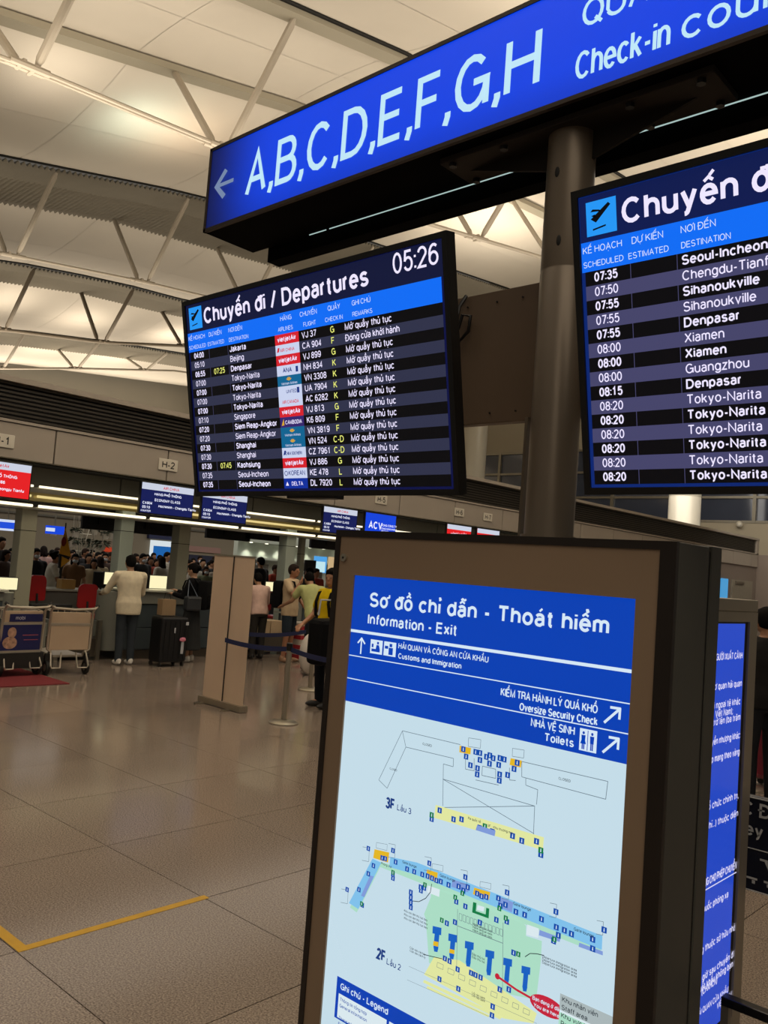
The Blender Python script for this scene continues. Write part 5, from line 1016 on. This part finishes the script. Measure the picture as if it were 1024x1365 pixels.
def limb(mb, pts, rs, n=12):
    P = []; Rr = []
    for i in range(len(pts)-1):
        a, b = Vector(pts[i]), Vector(pts[i+1])
        for k in range(4): P.append(a.lerp(b, k/4)); Rr.append(rs[i]+(rs[i+1]-rs[i])*k/4)
    P.append(Vector(pts[-1])); Rr.append(rs[-1]); mb.tube(P, Rr, n)
    for p, r in zip(pts, rs): mb.ell(p, r*.99, r*.99, r*.99, 12, 8)
SK = {}
def skin(c): return pm('skin_'+c.lstrip('#'), c, .55, 0, .05, 12)
def person(label, loc, rz, h=1.66, lean=0., tw=0., armL=None, armR=None, skinc='#a87b5c', hair='short', hairc='#0b0908', top='#c9b697', sleeve=1., topv=None, legs='trousers', legc='#2c3a48', legl=1., shoe='#d5cfc4', vox=.012, head=(0, 0), stance=.1, mask=None, female=False, step=0., coat=None, hem=.86, cat='person', group=None, name='person', torso=1.):
    """local frame: faces +Y, +X is the figure's right-hand side"""
    k = h/1.70; sh = (.165 if female else .19)*torso
    root = empty(name, (0, 0, 0)); tag(root, label, cat, group)
    RX = Matrix.Rotation(-lean, 3, 'X') @ Matrix.Rotation(tw, 3, 'Z'); hipc = Vector((0, 0, .93))
    def U(x, y, z): return (hipc+RX @ (Vector((x, y, z))-hipc))*k
    S_ = lambda v: Vector(v)*k
    rX = RX @ Vector((1, 0, 0)); rY = RX @ Vector((0, 1, 0))
    armR = armR or [(.235, -.02, 1.13), (.25, .06, .88)]; armL = armL or [(-.235, -.02, 1.13), (-.25, .06, .88)]
    neck = U(0, .0, 1.44); hd = Matrix.Rotation(head[0], 3, 'Z') @ Matrix.Rotation(-head[1], 3, 'X')
    hc = U(0, .025, 1.585); HR = RX @ hd
    if head[1] < 0: HR = hd @ RX
    # ---- body
    b = MB()
    def torso_r(g, z0=.86, z1=1.43, m=None):
        prof = [(.86, .155, .10), (.95, .16, .108), (1.05, .14, .098), (1.15, .142, .10), (1.26, .162, .108), (1.35, .165, .10), (1.41, .13, .08), (1.45, .07, .06)]
        if not female: prof = [(z, rx*1.04, ry*1.05) for z, rx, ry in prof]
        q = []
        for z, rx, ry in prof:
            if z < z0-.001 or z > z1+.03: continue
            q.append((U(0, 0, z), rX, rY, (rx*torso+g)*k, (ry*torso+g)*k))
        return q
    b.loft(torso_r(0), 18)
    limb(b, [neck-RX @ Vector((0, 0, .03*k)), hc-HR @ Vector((0, .02*k, .07*k))], [.056*k, .05*k])
    b.ell(hc, .074*k, .092*k, .112*k, 18, 14, HR); b.ell(hc+HR @ Vector((0, .035, -.055))*k, .052*k, .055*k, .055*k, 12, 8, HR)
    b.ell(hc+HR @ Vector((0, .097, -.012))*k, .012*k, .018*k, .024*k, 8, 6, HR)
    for s in (-1, 1): b.ell(hc+HR @ Vector((s*.075, -.005, -.01))*k, .012*k, .022*k, .032*k, 8, 6, HR)
    b.ell(hc+HR @ Vector((0, .085, -.055))*k, .024*k, .012*k, .01*k, 8, 6, HR)
    hands = []
    for s, arm in ((1, armR), (-1, armL)):
        S0 = U(s*sh, -.005, 1.385); E, Wp = U(*arm[0]), U(*arm[1]); limb(b, [S0, E, Wp], [.05*k, .038*k, .026*k])
        d = (Wp-E).normalized(); side = d.cross(Vector((0, 0, 1))) if abs(d.z) < .8 else d.cross(Vector((0, 1, 0))); side.normalize()
        pc = Wp+d*.05*k; b.ell(pc, .024*k, .040*k, .05*k, 10, 8, Matrix((d.cross(side), side, d)).transposed())
        nn_ = d.cross(side)
        for i, fl_ in enumerate((.062, .072, .068, .052)):
            f0 = pc+d*.038*k+side*((i-1.5)*.021*k); m1 = f0+d*fl_*.5*k+nn_*.006*k; limb(b, [f0, m1, m1+d*fl_*.42*k+nn_*.022*k], [.0098*k, .009*k, .0075*k], 8)
        limb(b, [pc-d*.02*k+side*.03*k, pc+side*.055*k+d*.02*k, pc+side*.055*k+d*.05*k+nn_*.01*k], [.013*k, .011*k, .009*k], 8); hands.append(pc)
    feet = []
    for s in (-1, 1):
        st_ = s*step; H = S_((s*.085, 0, .90)); Kn = S_((s*(stance*.95), .02+st_*.5, .49)); An = S_((s*stance, -.01+st_, .09))
        limb(b, [H, Kn, An], [.082*k, .052*k, .036*k]); b.ell(An+S_((0, .06, -.045)), .036*k, .10*k, .035*k, 10, 8); feet.append((H, Kn, An))
    bo = bpy.data.objects.new('body', remeshed(b, 'body', skin(skinc), vox)); COL.objects.link(bo); bo.parent = root
    # ---- eyes
    for s in (-1, 1):
        e = MB().ell(hc+HR @ Vector((s*.03, .083, .008))*k, .011*k, .008*k, .006*k, 8, 6, HR); e.smooth = True; e.build('eye', pm('eye_dark', '#1a1210', .3), root)
    # ---- hair
    hm = pm('hair_'+hairc.lstrip('#'), hairc, .85, 0, .2, 30, spec=.1)
    if hair != 'none':
        g = MB(); g.ell(hc+HR @ Vector((0, -.018, .022))*k, .085*k, .098*k, .108*k, 18, 12, HR); g.ell(hc+HR @ Vector((0, .03, .07))*k, .07*k, .055*k, .045*k, 12, 8, HR)
        if hair in ('long', 'tied'):
            for s in (-1, 1): g.ell(hc+HR @ Vector((s*.06, -.03, -.06))*k, .035*k, .055*k, .12*k, 10, 8, HR)
        if hair == 'long': g.ell(hc+Vector((0, 0, -.17))*k+HR @ Vector((0, -.075, 0))*k, .09*k, .045*k, .17*k, 12, 9)
        if hair == 'tied': g.ell(hc+HR @ Vector((0, -.12, -.06))*k, .035*k, .04*k, .09*k, 10, 8, HR)
        if hair == 'bun': g.ell(hc+HR @ Vector((0, -.12, .03))*k, .045*k, .045*k, .045*k, 10, 8, HR)
        ho = bpy.data.objects.new('hair', remeshed(g, 'hair', hm, max(vox, .012), 1)); COL.objects.link(ho); ho.parent = root
    if hair == 'cap' or mask == 'cap': pass
    if mask and mask != 'cap':
        m_ = MB().ell(hc+HR @ Vector((0, .055, -.05))*k, .06*k, .058*k, .045*k, 14, 8, HR); m_.smooth = True; m_.build('face_mask', pm('mask_'+mask.lstrip('#'), mask, .7), root)
    # ---- top
    tm_ = topv or pm('cloth_'+top.lstrip('#'), top, .9, 0, .1, 14, .4, spec=.15); g = MB(); q = torso_r(.022, hem, 1.43)
    if hem < .86: q = [(S_((0, 0, hem)), Vector((1, 0, 0)), Vector((0, 1, 0)), .19*k, .14*k)]+q
    g.loft(q, 18)
    for s, arm in ((1, armR), (-1, armL)):
        S0 = U(s*sh, -.005, 1.385); E, Wp = U(*arm[0]), U(*arm[1]); limb(g, [U(s*.08, 0, 1.40), S0], [.06*k, .064*k])
        if sleeve >= .9: limb(g, [S0, E, E.lerp(Wp, .94)], [.066*k, .054*k, .042*k])
        elif sleeve > .1: limb(g, [S0, S0.lerp(E, sleeve)], [.066*k, .064*k])
    to = bpy.data.objects.new('top', remeshed(g, 'top', tm_, max(vox, .014), 2)); COL.objects.link(to); to.parent = root
    # ---- legs
    lm = pm('cloth_'+legc.lstrip('#'), legc, .9, 0, .1, 10, .4, spec=.15); g = MB()
    if legs == 'skirt':
        zb = .22; g.loft([(S_((0, 0, zb)), (1, 0, 0), (0, 1, 0), .235*k, .20*k), (S_((0, 0, .6)), (1, 0, 0), (0, 1, 0), .20*k, .165*k), (S_((0, 0, .92)), (1, 0, 0), (0, 1, 0), .17*k, .125*k), (S_((0, 0, 1.04)), (1, 0, 0), (0, 1, 0), .15*k, .108*k)], 20)
    else:
        g.loft([(S_((0, 0, .83)), (1, 0, 0), (0, 1, 0), .165*k, .115*k), (S_((0, 0, .93)), (1, 0, 0), (0, 1, 0), .178*k, .122*k), (S_((0, 0, 1.0)), (1, 0, 0), (0, 1, 0), .16*k, .115*k)], 18)
        for H, Kn, An in feet:
            if legl > .9: limb(g, [H, Kn, An+Vector((0, 0, -.01))], [.096*k, .07*k, .056*k])
            else: limb(g, [H, H.lerp(Kn, min(1, legl*1.9))], [.10*k, .085*k])
    lo = bpy.data.objects.new('skirt' if legs == 'skirt' else 'trousers' if legl > .9 else 'shorts', remeshed(g, 'legwear', lm, max(vox, .014), 2)); COL.objects.link(lo); lo.parent = root
    for H, Kn, An in feet:
        g = MB(); g.ell(An+S_((0, .065, -.052)), .046*k, .135*k, .038*k, 14, 8); g.ell(An+S_((0, -.01, -.02)), .045*k, .055*k, .06*k, 12, 8)
        g.v = [(x, y, max(z, .0)) for x, y, z in g.v]; g.smooth = True; g.build('shoe', pm('shoe_'+shoe.lstrip('#'), shoe, .6), root)
    root.location = loc; root.rotation_euler.z = rz
    return root, dict(neck=neck, hc=hc, k=k, U=U, hands=hands, HR=HR)
def facing(dx, dy): return math.atan2(-dx, dy)      # rotation that turns +Y onto (dx, dy)
def backpack(root, info, lab, col='#0f0f10', s=1., side=-1):
    U, k = info['U'], info['k']; o = empty('backpack', (0, 0, 0)); m = pm('bag_'+col.lstrip('#'), col, .85, 0, .15, 20, .3, spec=.1)
    c = U(0, side*.215, 1.16); b = MB().box(-.16*s*k, .16*s*k, -.09*s*k, .09*s*k, -.24*s*k, .24*s*k, .05*k); b.v = [(x+c.x, y+c.y, z+c.z) for x, y, z in b.v]; b.smooth = True; b.build('bag_body', m, o)
    p = MB().box(-.12*k, .12*k, side*.07*k-.04*k, side*.07*k+.04*k, -.19*k, .02*k, .03*k); p.v = [(x+c.x, y+c.y+side*.03, z+c.z) for x, y, z in p.v]; p.smooth = True; p.build('front_pocket', m, o)
    for sx in (-1, 1):
        t = MB(); pts = [U(sx*.11, side*.15, 1.33), U(sx*.12, side*.06, 1.435), U(sx*.125, -side*.10, 1.40), U(sx*.13, -side*.142, 1.28), U(sx*.15, -side*.12, 1.12), U(sx*.16, side*.02, 1.02), U(sx*.13, side*.15, .98)]
        for a, b2 in zip(pts, pts[1:]): t.bar(a, b2, .045*k, .014*k, up=(b2-a).cross(Vector((1, 0, 0))))
        t.build('strap', m, o)
    o.location = root.location; o.rotation_euler = root.rotation_euler; tag(o, lab, 'backpack', 'backpacks'); return o

m1, i1 = person('person in a cream overshirt and blue jeans leaning at the counter, seen from behind', (-11.60, 7.02, 0), facing(-1, .18), 1.665, lean=.10, armL=[(-.30, .16, 1.14), (-.27, .42, 1.12)], armR=[(.26, .14, 1.12), (.16, .38, 1.13)],
                top='#cfc3a8', legc='#31363b', shoe='#d9d4ca', hair='short', skinc='#8f6a50', stance=.095, hem=.78, head=(.0, -.12), torso=1.1)
w1, i2 = person('person in black top and long grey skirt beside the black suitcase', (-11.66, 8.22, 0), facing(-.75, -.55), 1.60, lean=.03, armL=[(-.22, .10, 1.13), (-.12, .30, 1.16)], armR=[(.24, .12, 1.12), (.20, .34, 1.20)],
                top='#0e0e10', legs='skirt', legc='#2c2d2d', shoe='#cfc9bd', hair='bun', female=True, skinc='#a98266', head=(-.1, .1))
backpack(w1, i2, 'black backpack worn by the person in the grey skirt', '#101011', 1.05)
hb = MB().box(-.06, .06, -.14, .14, -.13, .1, .03); hb2 = empty('shoulder_bag', (-11.38, 8.02, .98), 'dark shoulder bag hanging at the side of the person in black', 'bag'); hb.v = [(x-11.38, y+8.02, z+.98) for x, y, z in hb.v]; hb.build('bag_body', pm('bag_grey', '#26292c', .5), hb2)
MB().tube([(-11.38, 7.92, 1.06), (-11.52, 8.02, 1.33), (-11.38, 8.12, 1.06)], .008, 6).build('bag_strap', pm('strap_grey', '#5b6470', .6), hb2)
m2, i3 = person('person in beige T-shirt and dark shorts holding a hand to the mouth', (-11.26, 9.98, 0), facing(.9, .42), 1.70, armL=[(-.24, .04, 1.13), (-.20, .2, .95)], armR=[(.25, .14, 1.18), (.13, .20, 1.37)],
                top='#bfa888', sleeve=.62, legc='#262e36', legl=.45, shoe='#8a6a50', skinc='#9a6a4c', hem=.80, hair='short', hairc='#2a221d', torso=1.08, stance=.12)
backpack(m2, i3, 'black backpack worn by the person in the beige T-shirt', '#121214', 1.0)
p = onX(424, 780, -10.2); m3, i4 = person('person in pale green top with grey hood bending forward, one arm stretched out', (p.x, p.y, 0), facing(-.9, .25), 1.68, lean=.5, armL=[(-.30, .20, 1.25), (-.32, .48, 1.30)], armR=[(.26, .14, 1.10), (.22, .40, 1.0)],
                top='#a9ab72', sleeve=.55, legc='#1f2226', shoe='#2a2a2a', skinc='#a07658', torso=1.08)
hd_ = MB().ell(i4['neck'], .13, .10, .06, 14, 8); hd_.smooth = True; hd_.build('grey_hood', pm('hood_grey', '#6f685c', .9), m3)
p = onZ(431, 943); m4, i5 = person('person in bright yellow shirt carrying black bags, half hidden by the kiosk', (p.x, p.y, 0), facing(-.15, -1.0), 1.70, armL=[(-.26, .08, 1.13), (-.18, .28, 1.02)], armR=[(.27, .06, 1.12), (.20, .26, 1.0)],
                top='#c9ad10', sleeve=.6, legc='#14161b', shoe='#1a1a1a', skinc='#9b6f52', torso=1.1, head=(.5, .1), stance=.12)
backpack(m4, i5, 'black backpack strapped on the person in yellow', '#131316', 1.0)
bgp = empty('travel_bag', (0, 0, 0)); g = MB().box(-.13, .13, -.17, .17, -.3, .24, .06); g.build('bag_body', pm('bag_black_cloth', '#08080a', .8, 0, .1, 10, spec=.15), bgp); MB().tube([(0, -.12, .28), (0, -.1, .46), (0, .1, .46), (0, .12, .28)], .012, 6).build('bag_handle', m_tsp, bgp)
MB().ell((.19, .0, .05), .02, .03, .03, 8, 6).build('white_badge', m_tsp, bgp); q = onX(432, 852, p.x+.28); bgp.location = q; tag(bgp, 'bulging black travel bag held in front of the person in yellow', 'bag')
p = onX(336, 800, -12.0); m5, i6 = person('person in pale pink shirt partly hidden by the roll-up banner', (-11.7, p.y-.05, 0), facing(-1, .2), 1.52, lean=.25, top='#c9aa9c', sleeve=1., legc='#2d2a26', shoe='#15130f', hair='short', skinc='#98704f', armL=[(-.26, .16, 1.14), (-.2, .4, 1.12)], armR=[(.26, .16, 1.14), (.2, .4, 1.12)])
p = onX(66, 770, -15.6); m6, i7 = person('person in white T-shirt reaching over the conveyor left of the flag', (-15.6, p.y, 0), facing(.35, 1), 1.62, lean=.12, top='#c9c4b6', sleeve=.6, legc='#12141a', hair='bun', skinc='#8c6247', female=True, armR=[(.25, .10, 1.13), (.24, .35, 1.0)])
p = onY(1021, 870, 7.4); m7, i8 = person('person in dark T-shirt standing at the right picture edge', (p.x, 7.4, 0), facing(-.7, .7), 1.66, top='#1d1b1a', sleeve=.6, legc='#1f2023', skinc='#8f664a', torso=1.12)
sc2 = onZ(1022, 1046); su2 = empty('red_suitcase', (sc2.x, sc2.y, 0), 'maroon suitcase standing behind the trolley parking sign', 'suitcase'); MB().box(sc2.x-.1, sc2.x+.32, sc2.y-.13, sc2.y+.13, .06, .68, .04).build('shell', pm('maroon_shell', '#6a1226', .4, 0, .06, 6), su2)
for dx in (-.05, .27): MB().lathe((sc2.x+dx, sc2.y, .035), [(.02, -.014), (.035, -.014), (.035, .014), (.02, .014)], 12, 'y').build('wheel', m_rub, su2)
MB().tube([(sc2.x, sc2.y, .67), (sc2.x, sc2.y, .95), (sc2.x+.2, sc2.y, .95), (sc2.x+.2, sc2.y, .67)], .01, 6).build('pull_handle', m_blackm, su2)
# seated clerk
p = onX(154, 772, -13.95); m8, i9 = person('dark-haired clerk in white behind the counter, left of the cream-shirted man', (-13.95, p.y, 0), facing(1, .1), 1.5, top='#bdb7aa', hair='short', lean=.35, female=True, legc='#15161a', shoe='#111111', vox=.016)

# ---- the crowd: five templates, copied part by part, clothing colours set per object
for o_ in (): pass
TPL = {}
def tpl(key, **kw):
    r, _ = person('x', (0, 0, 0), 0, 1.70, vox=.022, **kw); TPL[key] = r
    for ch in [c for c in bpy.data.objects if c.parent == r]:
        for s in ch.material_slots: m_ = s.material; s.link = 'OBJECT'; s.material = m_
tpl('short', hair='short', top='#303030', sleeve=.6); tpl('long', hair='long', female=True, top='#505050', sleeve=1.); tpl('mask', hair='short', top='#404040', mask='#c9d0d4'); tpl('longmask', hair='long', female=True, top='#414141', sleeve=.6, mask='#c4cdd2'); tpl('tied', hair='tied', female=True, top='#454545')
CN = {'#15161a': 'black', '#c4bfb2': 'white', '#a89878': 'beige', '#7a5836': 'brown', '#23324a': 'navy', '#8e8374': 'grey-brown', '#6e7358': 'olive', '#a8402c': 'orange-red', '#b08f8a': 'pinkish', '#4c3a34': 'dark brown'}
HN = {'short': 'short-haired', 'long': 'long-haired', 'mask': 'short-haired, masked', 'longmask': 'long-haired, masked', 'tied': 'ponytailed'}
CR = [  # px, head-top py, X, template, colour, facing (1 towards the counters / -1 away)
 (2, 716, -18, 'short', '#15161a', 1), (8, 733, -17, 'long', '#4c3a34', 1), (16, 731, -16.5, 'longmask', '#a89878', 1),
 (42, 729, -18, 'short', '#15161a', 1), (49, 731, -16.8, 'mask', '#15161a', 1), (59, 728, -19, 'tied', '#b08f8a', -1), (70, 733, -18.5, 'short', '#4c3a34', 1), (77, 730, -20, 'short', '#23324a', 1), (84, 738, -18, 'short', '#15161a', -1),
 (94, 734, -19.5, 'long', '#8e8374', 1), (101, 738, -16.5, 'longmask', '#7a5836', 1), (114, 731, -19.5, 'short', '#15161a', 1), (119, 738, -18, 'long', '#15161a', 1), (126, 745, -16.6, 'tied', '#a89878', 1), (131, 736, -20, 'short', '#23324a', 1),
 (135, 742, -17.2, 'long', '#a89878', -1), (141, 737, -18.6, 'mask', '#4c3a34', 1), (144, 747, -17.6, 'longmask', '#a8402c', 1), (107, 741, -20.5, 'short', '#4c3a34', 1), (148, 736, -20, 'short', '#15161a', 1),
 (173, 736, -19, 'mask', '#c4bfb2', -1), (181, 738, -20, 'short', '#15161a', 1), (191, 738, -17.6, 'mask', '#15161a', 1), (201, 742, -17.2, 'long', '#a8402c', 1), (209, 745, -18.2, 'long', '#4c3a34', 1), (217, 742, -16.8, 'long', '#c4bfb2', -1), (223, 736, -18.6, 'short', '#c4bfb2', 1),
 (246, 741, -18.6, 'long', '#15161a', 1), (253, 746, -19.6, 'short', '#4c3a34', 1), (263, 749, -17.8, 'long', '#c4bfb2', 1), (271, 745, -18.6, 'short', '#15161a', 1), (275, 755, -16.8, 'longmask', '#6e7358', 1), (283, 746, -19, 'short', '#15161a', 1), (289, 751, -17.4, 'long', '#8e8374', 1),
 (349, 743, -16, 'mask', '#15161a', -1), (367, 753, -17, 'short', '#a8402c', 1), (414, 757, -14, 'long', '#15161a', -1), (422, 758, -15.5, 'short', '#a8402c', 1), (409, 760, -17, 'short', '#15161a', 1), (446, 757, -14.2, 'short', '#8e8374', 1)]
for _i, (_px, _py, _X) in enumerate(((38, 735, -21), (54, 738, -20.5), (66, 737, -21), (90, 739, -21.5), (98, 733, -22), (110, 735, -22), (123, 733, -22.5), (129, 741, -20.8), (138, 735, -22.5), (146, 741, -21), (178, 741, -21.5), (187, 742, -21), (197, 739, -21.5), (205, 737, -22), (213, 740, -22), (249, 748, -21), (258, 744, -22), (267, 741, -22.5), (279, 749, -21), (286, 742, -22))):
    CR.append((_px, _py, _X, ('short', 'long', 'mask', 'tied', 'short')[_i % 5], ('#15161a', '#4c3a34', '#23324a', '#8e8374', '#15161a', '#c4bfb2')[_i % 6], 1))
def zone(px): return 'left of first column' if px < 26 else 'between first column and flag' if px < 84 else 'between flag and second column' if px < 160 else 'above the cream-shirted man' if px < 232 else 'between third column and banner' if px < 300 else 'beyond the banner'
seen = {}; PLC = []
HCOL = ['#14100d', '#1c1512', '#0e0c0b', '#2a1e18']
SKN = ['#a87b5c', '#95694c', '#b58a6a', '#8a6046']
for n, (px, py, X, key, col, fc) in enumerate(CR):
    while any((onX(px, py, X).x-a)**2+(onX(px, py, X).y-b)**2 < .3 for a, b in PLC): X -= .25
    p = onX(px, py, X); hgt = p.z; PLC.append((p.x, p.y))
    if hgt < 1.42 or hgt > 1.86: hgt = min(1.86, max(1.42, hgt))
    c = copy_tree(TPL[key]); s = hgt/1.70; c.scale = (s, s, s); c.location = (p.x, p.y, 0); c.rotation_euler.z = facing(fc, random.uniform(-.7, .5))
    z = zone(px); kk = (z, key, col); seen.setdefault(z, []).append(px); order = len(seen[z])
    lab = '%s person in %s, %s %s' % (HN[key], CN[col], ('first', 'second', 'third', 'fourth', 'fifth', 'sixth', 'seventh', 'eighth', 'ninth', 'tenth', 'eleventh', 'twelfth', 'thirteenth', 'fourteenth', 'fifteenth', 'sixteenth', 'seventeenth', 'eighteenth', 'nineteenth')[sorted(q[0] for q in CR if zone(q[0]) == z).index(px)]+' from left', z)
    tag(c, lab, 'person', 'crowd beyond the counters')
    tc_ = pm('crowd_'+col.lstrip('#'), col, .85, 0, .1, 12); lc = pm('crowd_legs_%d' % (n % 3), ('#1c2028', '#2a2622', '#31363c')[n % 3], .85)
    for ch in [q for q in bpy.data.objects if q.parent == c]:
        nm = ch.name.split('.')[0]
        if nm == 'top': ch.material_slots[0].material = tc_
        elif nm in ('trousers', 'skirt'): ch.material_slots[0].material = lc
        elif nm == 'hair': ch.material_slots[0].material = pm('hair_'+HCOL[n % 4].lstrip('#'), HCOL[n % 4], .85, 0, .2, 30, spec=.1)
        elif nm == 'body': ch.material_slots[0].material = skin(SKN[n % 4])
for r in TPL.values():
    for ch in [q for q in bpy.data.objects if q.parent == r]: bpy.data.objects.remove(ch)
    bpy.data.objects.remove(r)
